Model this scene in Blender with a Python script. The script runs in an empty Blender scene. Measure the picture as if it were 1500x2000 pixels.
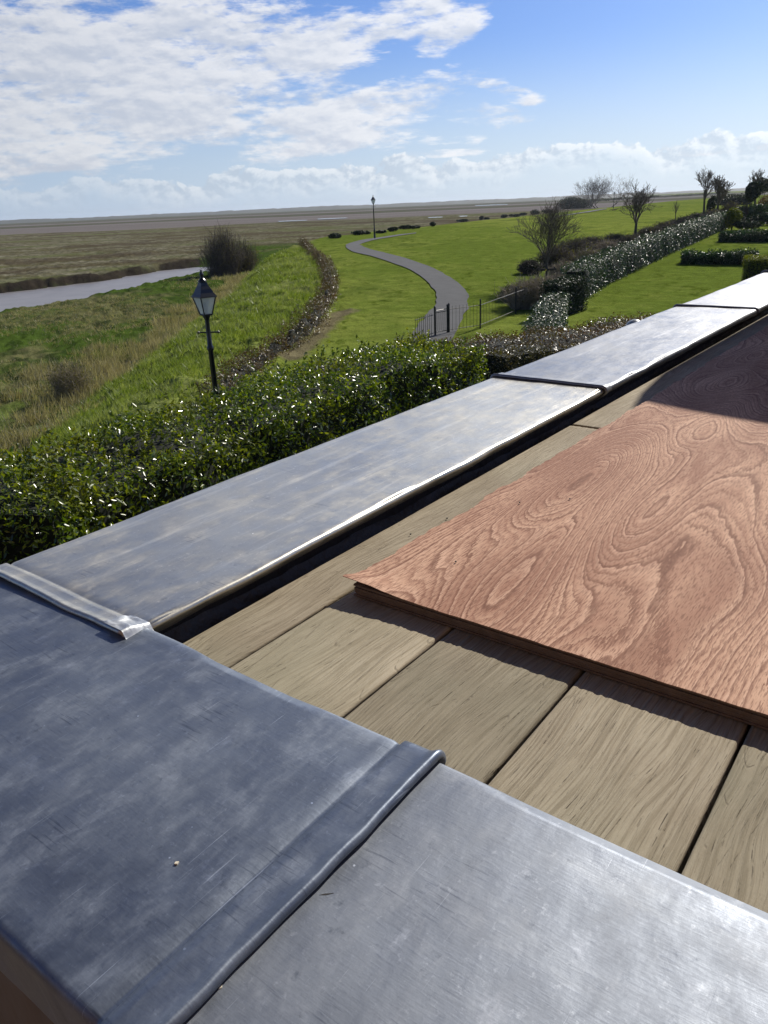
import bpy, math, random
import numpy as np
from mathutils import Vector, Matrix
random.seed(7); RNG = np.random.default_rng(7)
sc = bpy.context.scene
COL = sc.collection
R = math.radians

# ------------------------------------------------------------------ camera
F_PX, W_PX, H_PX = 1502.0, 1500.0, 2000.0
PITCH, ROLL = R(21.757), R(2.443)
cam_d = bpy.data.cameras.new('camera'); cam = bpy.data.objects.new('camera', cam_d); COL.objects.link(cam)
cam_d.sensor_fit = 'VERTICAL'; cam_d.sensor_height = 36.0; cam_d.lens = 36.0*F_PX/H_PX
cam_d.clip_start = 0.02; cam_d.clip_end = 20000
R0 = Vector((1, 0, 0)); U0 = Vector((0, math.sin(PITCH), math.cos(PITCH))); FW = Vector((0, math.cos(PITCH), -math.sin(PITCH)))
cX = R0*math.cos(ROLL) - U0*math.sin(ROLL); cY = R0*math.sin(ROLL) + U0*math.cos(ROLL); cZ = -FW
cam.matrix_world = Matrix(((cX.x, cY.x, cZ.x, 0), (cX.y, cY.y, cZ.y, 0), (cX.z, cY.z, cZ.z, 0), (0, 0, 0, 1)))
sc.camera = cam

# ------------------------------------------------------------------ light, sky, exposure
SUN_AZ, SUN_EL = 38.0, 34.0           # degrees clockwise of the view's forward (+Y), above the horizon
sc.view_settings.view_transform = 'Standard'; sc.view_settings.look = 'None'
sc.view_settings.exposure = 0.1; sc.view_settings.gamma = 1.0
sd = bpy.data.lights.new('sun', 'SUN'); sd.energy = 5.0; sd.angle = R(0.55); sd.color = (1.0, 0.94, 0.84)
sun = bpy.data.objects.new('sun', sd); COL.objects.link(sun)
S = Vector((math.sin(R(SUN_AZ))*math.cos(R(SUN_EL)), math.cos(R(SUN_AZ))*math.cos(R(SUN_EL)), math.sin(R(SUN_EL))))
sun.rotation_euler = S.to_track_quat('Z', 'Y').to_euler()
sun.location = (20, 26, 30)

def N(nt, typ, **kw):
    n = nt.nodes.new(typ)
    for k, v in kw.items():
        if k.startswith('i_'):
            n.inputs[k[2:].replace('_', ' ')].default_value = v
        else: setattr(n, k, v)
    return n
def M(nt, op, a, b=None, c=None, clamp=False):
    n = nt.nodes.new('ShaderNodeMath'); n.operation = op; n.use_clamp = clamp
    for i, v in enumerate((a, b, c)):
        if v is None: continue
        if isinstance(v, (int, float)): n.inputs[i].default_value = v
        else: nt.links.new(v, n.inputs[i])
    return n.outputs[0]
def MR(nt, v, a, b, c=0.0, d=1.0, smooth=True):
    n = nt.nodes.new('ShaderNodeMapRange'); n.interpolation_type = 'SMOOTHSTEP' if smooth else 'LINEAR'
    nt.links.new(v, n.inputs['Value'])
    n.inputs['From Min'].default_value = a; n.inputs['From Max'].default_value = b
    n.inputs['To Min'].default_value = c; n.inputs['To Max'].default_value = d
    return n.outputs['Result']
def MIXC(nt, f, a, b, mode='MIX'):
    n = nt.nodes.new('ShaderNodeMix'); n.data_type = 'RGBA'; n.blend_type = mode
    for key, v in ((0, f), (6, a), (7, b)):
        if isinstance(v, (int, float)): n.inputs[key].default_value = v
        elif isinstance(v, tuple): n.inputs[key].default_value = (*v, 1) if len(v) == 3 else v
        else: nt.links.new(v, n.inputs[key])
    return n.outputs[2]
def NOISE(nt, vec, scale, detail=4, rough=0.55, dist=0.0, dims='3D', out=0, lac=2.0):
    n = nt.nodes.new('ShaderNodeTexNoise'); n.noise_dimensions = dims
    if vec is not None: nt.links.new(vec, n.inputs['Vector'])
    n.inputs['Scale'].default_value = scale; n.inputs['Detail'].default_value = detail
    n.inputs['Roughness'].default_value = rough; n.inputs['Distortion'].default_value = dist
    n.inputs['Lacunarity'].default_value = lac
    return n.outputs[out]
def MAPV(nt, vec, scale=(1, 1, 1), loc=(0, 0, 0), rot=(0, 0, 0)):
    n = nt.nodes.new('ShaderNodeMapping'); nt.links.new(vec, n.inputs['Vector'])
    n.inputs['Scale'].default_value = scale; n.inputs['Location'].default_value = loc; n.inputs['Rotation'].default_value = rot
    return n.outputs[0]
def XYZ(nt, x, y, z=0.0):
    n = nt.nodes.new('ShaderNodeCombineXYZ')
    for i, v in enumerate((x, y, z)):
        if isinstance(v, (int, float)): n.inputs[i].default_value = v
        else: nt.links.new(v, n.inputs[i])
    return n.outputs[0]

def px_azel(px, py):
    x, y = px-W_PX/2, H_PX/2-py
    v = (cX*x + cY*y + FW*F_PX).normalized()
    return math.degrees(math.atan2(v.x, v.y)), math.degrees(math.asin(v.z))

def build_world():
    w = bpy.data.worlds.new('World'); sc.world = w; w.use_nodes = True
    nt = w.node_tree; nt.nodes.clear(); L = nt.links
    out = nt.nodes.new('ShaderNodeOutputWorld'); bg = nt.nodes.new('ShaderNodeBackground'); L.new(bg.outputs[0], out.inputs[0])
    sky = nt.nodes.new('ShaderNodeTexSky'); sky.sky_type = 'NISHITA'; sky.sun_disc = False
    sky.sun_elevation = R(SUN_EL); sky.sun_rotation = R(SUN_AZ); sky.altitude = 0
    sky.air_density = 1.0; sky.dust_density = 0.6; sky.ozone_density = 2.2
    bg.inputs['Strength'].default_value = 0.088
    tc = nt.nodes.new('ShaderNodeTexCoord'); sep = nt.nodes.new('ShaderNodeSeparateXYZ'); L.new(tc.outputs['Generated'], sep.inputs[0])
    x, y, z = sep.outputs
    az = M(nt, 'MULTIPLY', M(nt, 'ARCTAN2', x, y), 57.29578)
    el = M(nt, 'MULTIPLY', M(nt, 'ARCSINE', z), 57.29578)
    # fractal fields in degrees of sky
    p = XYZ(nt, az, M(nt, 'MULTIPLY', el, 2.5), 0.0)
    n_big = NOISE(nt, MAPV(nt, p, rot=(0, 0, R(-12))), 0.13, 10, 0.62, 0.08)
    n_fine = NOISE(nt, MAPV(nt, p, (.8, 1.4, 1), rot=(0, 0, R(-14))), 0.55, 9, 0.66, 0.1)
    n_lit = NOISE(nt, MAPV(nt, p, loc=(0.4, 0.9, 0), rot=(0, 0, R(-12))), 0.13, 10, 0.62, 0.08)
    # envelope of the big bank: rotated soft ellipses
    env = None
    #  centre px, end-to-end radii in degrees, tilt, gain
    E = [((60, 150), 15, 6.5, 6, .80), ((330, 110), 13, 5.0, 2, .80), ((600, 100), 12.5, 2.6, 14, .82), ((300, 230), 15, 3.4, 2, .95),
         ((660, 225), 11.5, 2.6, 4, .85), ((640, 275), 9, 1.4, 6, .75), ((-700, 60), 30, 12, 0, 1.0), ((60, 320), 12, .9, 4, .5),
         ((990, 180), 2.6, .7, -15, .36), ((890, 272), 3.2, .4, 0, .42), ((860, 300), 4, .3, 0, .40), ((1450, 288), 5, .35, 2, .32),
         ((250, 15), 12, 1.6, 0, .55), ((820, 5), 3, 1.2, 0, .55), ((930, 225), 4.5, 1.0, -8, .5), ((880, 60), 3.2, 1.2, 25, .52)]
    for (cx_, cy_), ra, rb, tilt, g in E:
        a0, e0 = px_azel(cx_, cy_)
        dx = M(nt, 'SUBTRACT', az, a0); dy = M(nt, 'SUBTRACT', el, e0)
        c, s = math.cos(R(tilt)), math.sin(R(tilt))
        uu = M(nt, 'ADD', M(nt, 'MULTIPLY', dx, c/ra), M(nt, 'MULTIPLY', dy, s/ra))
        vv = M(nt, 'ADD', M(nt, 'MULTIPLY', dx, -s/rb), M(nt, 'MULTIPLY', dy, c/rb))
        r2 = M(nt, 'ADD', M(nt, 'MULTIPLY', uu, uu), M(nt, 'MULTIPLY', vv, vv))
        e = M(nt, 'MULTIPLY', M(nt, 'SUBTRACT', 1.0, M(nt, 'SQRT', r2)), 1.0)
        e = M(nt, 'MINIMUM', M(nt, 'MULTIPLY', e, 1.15), g)
        env = e if env is None else M(nt, 'SMOOTH_MAX', env, e, 0.12)
    # unseen clouds added above the frame, overbright to lay sheen on the lead
    for a0, e0, ra, rb, g in ((9, 21.5, 17, 6.5, 1.0), (-12, 24, 12, 4, .8)):
        uu = M(nt, 'MULTIPLY', M(nt, 'SUBTRACT', az, a0), 1/ra); vv = M(nt, 'MULTIPLY', M(nt, 'SUBTRACT', el, e0), 1/rb)
        e = M(nt, 'SUBTRACT', 1.0, M(nt, 'SQRT', M(nt, 'ADD', M(nt, 'MULTIPLY', uu, uu), M(nt, 'MULTIPLY', vv, vv))))
        env = M(nt, 'SMOOTH_MAX', env, M(nt, 'MINIMUM', M(nt, 'MULTIPLY', e, 1.15), g), 0.12)
    # clouds elsewhere in the sky dome (outside the picture), so that reflections stay plausible
    dens = M(nt, 'ADD', M(nt, 'MULTIPLY', M(nt, 'SUBTRACT', n_big, 0.5), 3.0), M(nt, 'MULTIPLY', M(nt, 'SUBTRACT', n_fine, 0.5), 1.9))
    d = M(nt, 'ADD', M(nt, 'MULTIPLY', env, 1.25), dens)
    mask = MR(nt, d, 0.20, 0.95)
    thick = MR(nt, d, 0.35, 1.5)
    lit = MR(nt, M(nt, 'SUBTRACT', n_big, n_lit), -0.10, 0.09)
    white = (10.4, 10.5, 10.8); grey = (6.9, 7.5, 8.7)
    cc = MIXC(nt, lit, grey, white)
    cc = MIXC(nt, M(nt, 'MULTIPLY', thick, 0.35), cc, (6.6, 7.2, 8.4))
    azl = M(nt, 'ADD', MR(nt, az, -32, 5, 0.74, 1.0, False), MR(nt, el, 13.5, 19, 0.0, 2.0))  # gain raised high up so the added clouds brighten the lead
    skyc = MIXC(nt, 1.0, sky.outputs[0], (0.52, 0.69, 1.08), 'MULTIPLY')
    # overall pale veil low down
    veil = MR(nt, el, 10.5, 0.0, 0.0, 1.0)
    veilc = MIXC(nt, MR(nt, az, -30, 30, 0, 1, False), (4.6, 5.9, 7.7), (8.6, 9.8, 10.9))
    base = MIXC(nt, M(nt, 'MULTIPLY', veil, 0.86), skyc, veilc)
    vm = nt.nodes.new('ShaderNodeVectorMath'); vm.operation = 'SCALE'; L.new(cc, vm.inputs[0]); L.new(azl, vm.inputs['Scale'])
    c1 = MIXC(nt, M(nt, 'MULTIPLY', mask, 0.93), base, vm.outputs[0])
    # low cumulus line along the horizon
    q = XYZ(nt, az, M(nt, 'MULTIPLY', el, 1.3), 5.0)
    nb = NOISE(nt, q, 0.30, 7, 0.6, 0.15)
    nb2 = NOISE(nt, MAPV(nt, q, loc=(0.25, 0.35, 0)), 0.30, 7, 0.6, 0.15)
    top = M(nt, 'ADD', M(nt, 'ADD', MR(nt, az, -28, 14, 1.9, 3.1, False), M(nt, 'MULTIPLY', M(nt, 'SUBTRACT', NOISE(nt, XYZ(nt, az, 0, 0), 0.13, 3), 0.5), 2.2)), M(nt, 'MULTIPLY', M(nt, 'SUBTRACT', nb, 0.5), 4.2))
    h = M(nt, 'SUBTRACT', top, el)
    cm = MR(nt, h, 0.0, 0.22)
    fade = MR(nt, h, 0.0, 2.3, 0.66, 0.0)
    cl = MR(nt, M(nt, 'SUBTRACT', nb, nb2), -0.07, 0.06)
    cw = MIXC(nt, cl, (6.2, 7.1, 8.3), (11.0, 11.2, 11.4))
    vm2 = nt.nodes.new('ShaderNodeVectorMath'); vm2.operation = 'SCALE'; L.new(cw, vm2.inputs[0]); L.new(MR(nt, az, -32, 28, 0.74, 1.1, False), vm2.inputs['Scale'])
    c2 = MIXC(nt, M(nt, 'MULTIPLY', M(nt, 'MULTIPLY', cm, fade), MR(nt, az, -28, 0, 0.5, 1.0)), c1, vm2.outputs[0])
    vz = nt.nodes.new('ShaderNodeVectorMath'); vz.operation = 'SCALE'; L.new(c2, vz.inputs[0]); L.new(MR(nt, el, 28, 58, 1.0, 0.33), vz.inputs['Scale'])
    L.new(vz.outputs[0], bg.inputs['Color'])
build_world()

# ------------------------------------------------------------------ helpers
def tag(o, label=None, cat=None, group=None, kind=None):
    if label: o['label'] = label
    if cat: o['category'] = cat
    if group: o['group'] = group
    if kind: o['kind'] = kind
    return o
def empty(name, loc, rz=0.0):
    o = bpy.data.objects.new(name, None); COL.objects.link(o); o.location = loc; o.rotation_euler.z = rz
    o.empty_display_size = 0.1
    return o
def mesh_np(name, verts, faces, mat, parent=None, smooth=False, loc=None):
    """verts (n,3) array, faces (m,3|4) array or a list of polygons."""
    me = bpy.data.meshes.new(name)
    v = np.asarray(verts, dtype=np.float32)
    if isinstance(faces, np.ndarray):
        k = faces.shape[1]; m = faces.shape[0]
        me.vertices.add(len(v)); me.vertices.foreach_set('co', v.ravel())
        me.loops.add(m*k); me.loops.foreach_set('vertex_index', faces.astype(np.int32).ravel())
        me.polygons.add(m); me.polygons.foreach_set('loop_start', np.arange(0, m*k, k, dtype=np.int32))
        try: me.polygons.foreach_set('loop_total', np.full(m, k, dtype=np.int32))
        except Exception: pass
        me.update(calc_edges=True); me.validate()
    else:
        me.from_pydata([tuple(map(float, a)) for a in v], [], [tuple(int(i) for i in f) for f in faces]); me.update()
    if smooth: me.polygons.foreach_set('use_smooth', np.ones(len(me.polygons), dtype=bool))
    if mat: me.materials.append(mat)
    o = bpy.data.objects.new(name, me); COL.objects.link(o)
    if parent: o.parent = parent
    if loc is not None: o.location = loc
    return o
class MB:
    """collects shapes into one mesh"""
    def __init__(s): s.v = []; s.f = []
    def add(s, vs, fs):
        b = len(s.v); s.v += [tuple(a) for a in vs]; s.f += [tuple(b+i for i in f) for f in fs]; return s
    def box(s, x0, x1, y0, y1, z0, z1):
        return s.add([(x0,y0,z0),(x1,y0,z0),(x1,y1,z0),(x0,y1,z0),(x0,y0,z1),(x1,y0,z1),(x1,y1,z1),(x0,y1,z1)],
                     [(0,3,2,1),(4,5,6,7),(0,1,5,4),(1,2,6,5),(2,3,7,6),(3,0,4,7)])
    def tube(s, p0, p1, r0, r1=None, n=8, caps=True):
        r1 = r0 if r1 is None else r1
        p0, p1 = Vector(p0), Vector(p1); d = (p1-p0).normalized()
        a = d.orthogonal().normalized(); b = d.cross(a)
        vs = []
        for p, r in ((p0, r0), (p1, r1)):
            for i in range(n):
                t = 2*math.pi*i/n; vs.append(p + a*(r*math.cos(t)) + b*(r*math.sin(t)))
        fs = [(i, (i+1) % n, n+(i+1) % n, n+i) for i in range(n)]
        if caps: fs += [tuple(range(n-1, -1, -1)), tuple(range(n, 2*n))]
        return s.add(vs, fs)
    def lathe(s, prof, n=16, c=(0, 0)):
        vs = []; fs = []
        for r, z in prof:
            for i in range(n):
                t = 2*math.pi*i/n; vs.append((c[0]+r*math.cos(t), c[1]+r*math.sin(t), z))
        for k in range(len(prof)-1):
            for i in range(n):
                j = (i+1) % n; fs.append((k*n+i, k*n+j, (k+1)*n+j, (k+1)*n+i))
        fs.append(tuple(range(n-1, -1, -1))); fs.append(tuple((len(prof)-1)*n+i for i in range(n)))
        return s.add(vs, fs)
    def build(s, name, mat, parent=None, smooth=False):
        o = mesh_np(name, np.array(s.v), s.f, mat, parent, smooth)
        return o
# --- numpy value noise
def _h(i, j, seed):
    n = (i.astype(np.int64)*374761393 + j.astype(np.int64)*668265263 + seed*1442695041) & 0xFFFFFFFF
    n = ((n ^ (n >> 13))*1274126177) & 0xFFFFFFFF
    return ((n ^ (n >> 16)) & 0xFFFF)/65535.0
def vnoise(x, y, seed=0):
    x = np.asarray(x, float); y = np.asarray(y, float)
    i = np.floor(x); j = np.floor(y); fx = x-i; fy = y-j
    fx = fx*fx*(3-2*fx); fy = fy*fy*(3-2*fy)
    a = _h(i, j, seed); b = _h(i+1, j, seed); c = _h(i, j+1, seed); d = _h(i+1, j+1, seed)
    return (a*(1-fx)+b*fx)*(1-fy)+(c*(1-fx)+d*fx)*fy - 0.5
def fbm(x, y, seed=0, oct=4, gain=0.5):
    s = 0; a = 1; t = 0
    for k in range(oct):
        s = s + a*vnoise(np.asarray(x)*2**k+17.3*k, np.asarray(y)*2**k+5.1*k, seed+k); t += a; a *= gain
    return s/t*1.6
def sstep(a, b, x):
    t = np.clip((np.asarray(x, float)-a)/(b-a), 0, 1); return t*t*(3-2*t)

# ------------------------------------------------------------------ terrain as a function of plan position
Z_MARSH, Z_CREEK = -7.2, -8.15
def land(y): return -4.8 + 1.3*sstep(25, 90, y) + 0.0*np.asarray(y)
def ray(px, py):
    x, y = px-W_PX/2, H_PX/2-py
    v = cX*x + cY*y + FW*F_PX
    return np.array(v.normalized())
def spot_z(px, py, z):
    v = ray(px, py); t = z/v[2]; return np.array((v[0]*t, v[1]*t, z))
def spot_land(px, py):
    z = -4.5
    for _ in range(40):
        p = spot_z(px, py, z); z = 0.5*z + 0.5*float(land(p[1]))
    return p
CREST = np.array([spot_land(*q)[:2] for q in ((250, 960), (330, 830), (425, 700), (500, 610), (545, 540), (556, 492), (640, 463), (870, 438), (1000, 425), (1170, 407), (1330, 391), (1440, 383))])
TOE = np.array([spot_z(px, py, Z_MARSH)[:2] for px, py in ((-60, 900), (60, 815), (150, 760), (250, 690), (380, 615), (450, 560), (505, 515))])
def extend(P, far):
    P = P[np.argsort(P[:, 1])]; return np.vstack([[P[0] + (P[0]-P[1])*2], P, far])
CREST = extend(CREST, [[CREST[:, 0].max()+600, 700]])
TOE = extend(TOE, [[CREST[7, 0]-9, CREST[7, 1]+3], [CREST[9, 0]-12, CREST[9, 1]+8], [CREST[11, 0]-14, CREST[11, 1]+10], [CREST[-1, 0]-14, 710]])
TOE = TOE[np.argsort(TOE[:, 1])]
def crest_x(y): return np.interp(y, CREST[:, 1], CREST[:, 0])
def toe_x(y): return np.minimum(np.interp(y, TOE[:, 1], TOE[:, 0]), crest_x(y)-3.0)
CR_A = spot_z(0, 609, Z_MARSH)[:2]; CR_B = spot_z(400, 531, Z_MARSH)[:2]
CR_D = (CR_B-CR_A)/np.linalg.norm(CR_B-CR_A); CR_N = np.array((-CR_D[1], CR_D[0]))
CR_W = float(np.dot(spot_z(200, 533, Z_MARSH)[:2]-CR_A, CR_N))
_cp = [spot_z(px, py, Z_MARSH)[:2]-CR_A for px, py in ((-80, 560), (0, 557), (100, 545), (200, 534), (390, 508))]
_ct = [float(np.dot(q, CR_D)) for q in _cp]; _cw = [float(np.dot(q, CR_N)) for q in _cp]
def creek_w(t): return np.interp(t, *zip(*sorted(zip(_ct, _cw))))
def creek_uv(x, y):
    t = (x-CR_A[0])*CR_D[0] + (y-CR_A[1])*CR_D[1]; w = (x-CR_A[0])*CR_N[0] + (y-CR_A[1])*CR_N[1]
    w = w - 0.004*np.clip(t-48, 0, None)**2        # bends away to the left beyond the bush
    return t, w
def H(x, y, detail=True):
    x = np.asarray(x, float); y = np.asarray(y, float)
    cx, tx = crest_x(y), toe_x(y)
    s = (x-tx)/(cx-tx)
    k = sstep(0.0, 1.0, s)
    m = np.full_like(k, Z_MARSH)
    z = m*(1-k) + land(y)*k
    t, w = creek_uv(x, y)
    n1 = fbm(t*0.13, w*0.11+9, 3, 4)*3.6 + fbm(t*0.5, w*0.5, 8, 4)*1.6
    dep = sstep(-1.0, 4.5, w+n1*0.5)*(1-sstep(creek_w(t)-1.0, creek_w(t)+2.2, w+n1*1.2))*(1-sstep(54, 70, t))
    z = z - 1.6*dep*(1-k)
    if detail:
        r = np.hypot(x, y)
        rough = 1-sstep(-1.0, 4.5, x-brown_x(y)+1.0)
        near = 1-sstep(150, 400, r)
        tus = fbm(x*1.1, y*0.8, 21, 4)*0.30 + np.maximum(fbm(x*2.6, y*2.1, 5, 3), -0.1)*0.20
        z = z + tus*rough*near*(1-dep)
        z = z + (1-rough)*fbm(x*0.10, y*0.10, 31, 3)*0.10*near
        z = z + (1-k)*(fbm(x*.045, y*.03, 77, 4)*0.7)*sstep(80, 200, r)*(1-sstep(420, 520, y))
    return z
BROWN = np.array([spot_land(*q)[:2] for q in ((420, 800), (470, 742), (515, 705), (560, 678), (610, 642), (636, 600), (648, 562), (640, 530), (622, 506), (600, 486), (590, 476))])
def brown_x(y):
    P = BROWN[np.argsort(BROWN[:, 1])]
    yy = np.concatenate([[P[0, 1]-20], P[:, 1], [P[-1, 1]+30, P[-1, 1]+800]]); xx = np.concatenate([[P[0, 0]-3], P[:, 0], [P[-1, 0]-2, P[-1, 0]-2]])
    return np.minimum(np.interp(y, yy, xx), crest_x(y)+12)
def on_ground(px, py):
    v = ray(px, py)
    t = np.geomspace(4, 4500, 5000)
    P = v[None, :]*t[:, None]; d = P[:, 2]-H(P[:, 0], P[:, 1], False)
    i = int(np.argmax(d < 0))
    if d[i] >= 0: i = len(t)-1
    return Vector((P[i, 0], P[i, 1], float(H(P[i, 0], P[i, 1], False))))
def px_height(px, py, ytop):
    p = on_ground(px, py); return p, (py-ytop)*p.length/F_PX*0.985

# ------------------------------------------------------------------ materials
def mat(name):
    m = bpy.data.materials.new(name); m.use_nodes = True; nt = m.node_tree
    b = nt.nodes['Principled BSDF']; tc = nt.nodes.new('ShaderNodeTexCoord')
    return m, nt, b, tc.outputs['Object']
def bump(nt, b, h, strength=0.5, dist=0.01, prev=None):
    n = nt.nodes.new('ShaderNodeBump'); n.inputs['Strength'].default_value = strength; n.inputs['Distance'].default_value = dist
    nt.links.new(h, n.inputs['Height'])
    if prev is not None: nt.links.new(prev, n.inputs['Normal'])
    nt.links.new(n.outputs[0], b.inputs['Normal']); return n.outputs[0]
def simple(name, col, rough=0.6, metal=0.0, var=0.25, scale=20, bmp=0.0):
    m, nt, b, o = mat(name)
    n = NOISE(nt, o, scale, 4)
    c = MIXC(nt, n, tuple(a*(1-var) for a in col), tuple(min(1, a*(1+var)) for a in col))
    nt.links.new(c, b.inputs['Base Color']); b.inputs['Roughness'].default_value = rough; b.inputs['Metallic'].default_value = metal
    if bmp: bump(nt, b, n, bmp, 0.02)
    return m
def leafmat(name, cols, rough=0.35, trans=0.35, spec=0.5, patch=0.5, patch_scale=1.2):
    """cols: dark, mid, light, odd"""
    m, nt, b, o = mat(name); L = nt.links
    g = nt.nodes.new('ShaderNodeNewGeometry'); rnd = g.outputs['Random Per Island']
    r = nt.nodes.new('ShaderNodeValToRGB'); L.new(rnd, r.inputs[0])
    e = r.color_ramp.elements; e[0].color = (*cols[0], 1); e[1].position = 1.0; e[1].color = (*cols[2], 1)
    k = e.new(0.55); k.color = (*cols[1], 1)
    pn = MR(nt, NOISE(nt, o, patch_scale, 3), 0.42, 0.66)
    c = MIXC(nt, M(nt, 'MULTIPLY', pn, patch), r.outputs[0], cols[3])
    L.new(c, b.inputs['Base Color']); b.inputs['Roughness'].default_value = rough; b.inputs['Specular IOR Level'].default_value = spec
    rr = MR(nt, M(nt, 'FRACT', M(nt, 'MULTIPLY', rnd, 37.0)), 0, 1, rough*0.7, rough*1.6, False); L.new(rr, b.inputs['Roughness'])
    tr = nt.nodes.new('ShaderNodeBsdfTranslucent'); L.new(MIXC(nt, 1.0, c, (1.5, 1.5, 0.6), 'MULTIPLY'), tr.inputs[0])
    mx = nt.nodes.new('ShaderNodeMixShader'); mx.inputs[0].default_value = trans
    L.new(b.outputs[0], mx.inputs[1]); L.new(tr.outputs[0], mx.inputs[2]); L.new(mx.outputs[0], nt.nodes['Material Output'].inputs[0])
    return m

def lead_material(name, seed=0.0, along='v', rough=0.5, light_tint=1.0):
    m, nt, b, o = mat(name); L = nt.links
    o = MAPV(nt, o, loc=(seed*3.1, seed*1.7, 0))
    st = (2.0, 14.0, 1.0) if along == 'u' else (14.0, 2.0, 1.0)
    big = NOISE(nt, o, 3.2, 6, 0.60, 0.1)
    mid = NOISE(nt, MAPV(nt, o, (1, 1.6, 1), loc=(4, 2, 0)), 15.0, 9, 0.74, 0.15)
    fine = NOISE(nt, o, 260.0, 3, 0.6)
    brushed = NOISE(nt, MAPV(nt, o, tuple(a*9 for a in st)), 3.0, 5, 0.6)
    wipe = NOISE(nt, MAPV(nt, o, (3.2, 9.0, 1), rot=(0, 0, R(25))), 2.4, 6, 0.6, 0.2)
    base = MIXC(nt, MR(nt, big, 0.30, 0.72), (0.245, 0.255, 0.272), (0.31, 0.32, 0.332))
    base = MIXC(nt, MR(nt, mid, 0.5, 0.74, 0, .55 if along == 'v' else .3), base, (0.44, 0.445, 0.45))
    base = MIXC(nt, MR(nt, brushed, 0.60, 0.72, 0, .45), base, (0.15, 0.165, 0.20))
    base = MIXC(nt, MR(nt, wipe, 0.62, 0.74, 0, .35), base, (0.46, 0.46, 0.46))
    dash = MR(nt, NOISE(nt, MAPV(nt, o, (330, 16, 1), loc=(3, 1, 0)), 1.0, 3, 0.6), 0.56, 0.66)
    dash = M(nt, 'MULTIPLY', dash, MR(nt, NOISE(nt, MAPV(nt, o, loc=(1, 6, 0)), 9.0, 3, 0.6), 0.52, 0.64))
    base = MIXC(nt, M(nt, 'MULTIPLY', dash, .6), base, (0.11, 0.12, 0.145))
    smear = MR(nt, NOISE(nt, MAPV(nt, o, (14, 26, 1), rot=(0, 0, R(50))), 1.0, 8, 0.72, 0.25), 0.56, 0.74, 0, .7 if along == 'v' else .3)
    base = MIXC(nt, smear, base, (0.52, 0.52, 0.53))
    # scratches: several thin families
    scr = None
    for k, (rot, sx, sy, th) in enumerate(((18, 7, 520, .72), (-38, 12, 600, .72), (70, 9, 480, .73), (40, 22, 700, .73), (-8, 14, 640, .73))):
        n = NOISE(nt, MAPV(nt, o, (sx, sy, 1), loc=(k*3.3, k*1.9, 0), rot=(0, 0, R(rot))), 1.0, 2.2, 0.5, 0.12)
        s_ = MR(nt, n, th-0.02, th+0.03)
        gate = MR(nt, NOISE(nt, MAPV(nt, o, loc=(k*7.7, 2, 0)), 4.5, 2), 0.50, 0.62)
        s_ = M(nt, 'MULTIPLY', s_, gate)
        scr = s_ if scr is None else M(nt, 'MAXIMUM', scr, s_)
    base = MIXC(nt, M(nt, 'MULTIPLY', scr, 0.5), base, (0.75, 0.75, 0.76))
    vo = nt.nodes.new('ShaderNodeTexVoronoi'); vo.inputs['Scale'].default_value = 75; L.new(o, vo.inputs['Vector'])
    sp = M(nt, 'MULTIPLY', MR(nt, vo.outputs['Distance'], 0.10, 0.05), MR(nt, NOISE(nt, o, 30, 2), 0.60, 0.66))
    base = MIXC(nt, sp, base, (0.75, 0.76, 0.78))
    L.new(base, b.inputs['Base Color'])
    base = MIXC(nt, MR(nt, NOISE(nt, o, 140, 4, .7), 0.58, 0.74, 0, .35), base, (0.6, 0.6, 0.6))
    base = MIXC(nt, MR(nt, NOISE(nt, MAPV(nt, o, loc=(8, 8, 0)), 60, 5, .7), 0.60, 0.74, 0, .5), base, (0.10, 0.11, 0.13))
    run_ = MR(nt, NOISE(nt, MAPV(nt, o, ((2.2, 30, 1) if along == 'u' else (22, 5, 1)), loc=(6, 3, 0), rot=(0, 0, 0 if along == 'u' else R(12))), 1.0, 7, 0.68, 0.2), 0.50, 0.70, 0, .5 if along == 'u' else .28)
    base = MIXC(nt, run_, base, (0.50, 0.50, 0.49))
    tn = nt.nodes.new('ShaderNodeVectorMath'); tn.operation = 'MULTIPLY'; L.new(base, tn.inputs[0]); tn.inputs[1].default_value = light_tint
    L.new(tn.outputs[0], b.inputs['Base Color'])
    met = MR(nt, mid, 0.42, 0.75, 0.86, 0.55); L.new(M(nt, 'SUBTRACT', met, M(nt, 'MULTIPLY', scr, 0.2)), b.inputs['Metallic'])
    ro = M(nt, 'ADD', MR(nt, big, 0.3, 0.7, rough-.05, rough+.06), M(nt, 'ADD', MR(nt, mid, 0.35, 0.7, -0.04, 0.08), MR(nt, wipe, 0.5, 0.7, 0, .08)))
    L.new(ro, b.inputs['Roughness']); b.inputs['Specular IOR Level'].default_value = 0.5
    p = bump(nt, b, NOISE(nt, o, 5.0, 2, 0.45, 0.0), 0.40, 0.007)
    p = bump(nt, b, mid, 0.16, 0.002, p)
    p = bump(nt, b, NOISE(nt, MAPV(nt, o, (1, 1.7, 1), loc=(2, 8, 0)), 17.0, 2, 0.5), 0.22, 0.004, p)
    p = bump(nt, b, brushed, 0.10, 0.0015, p)
    p = bump(nt, b, fine, 0.10, 0.0006, p)
    bump(nt, b, scr, 0.25, -0.0008, p)
    return m

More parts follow.
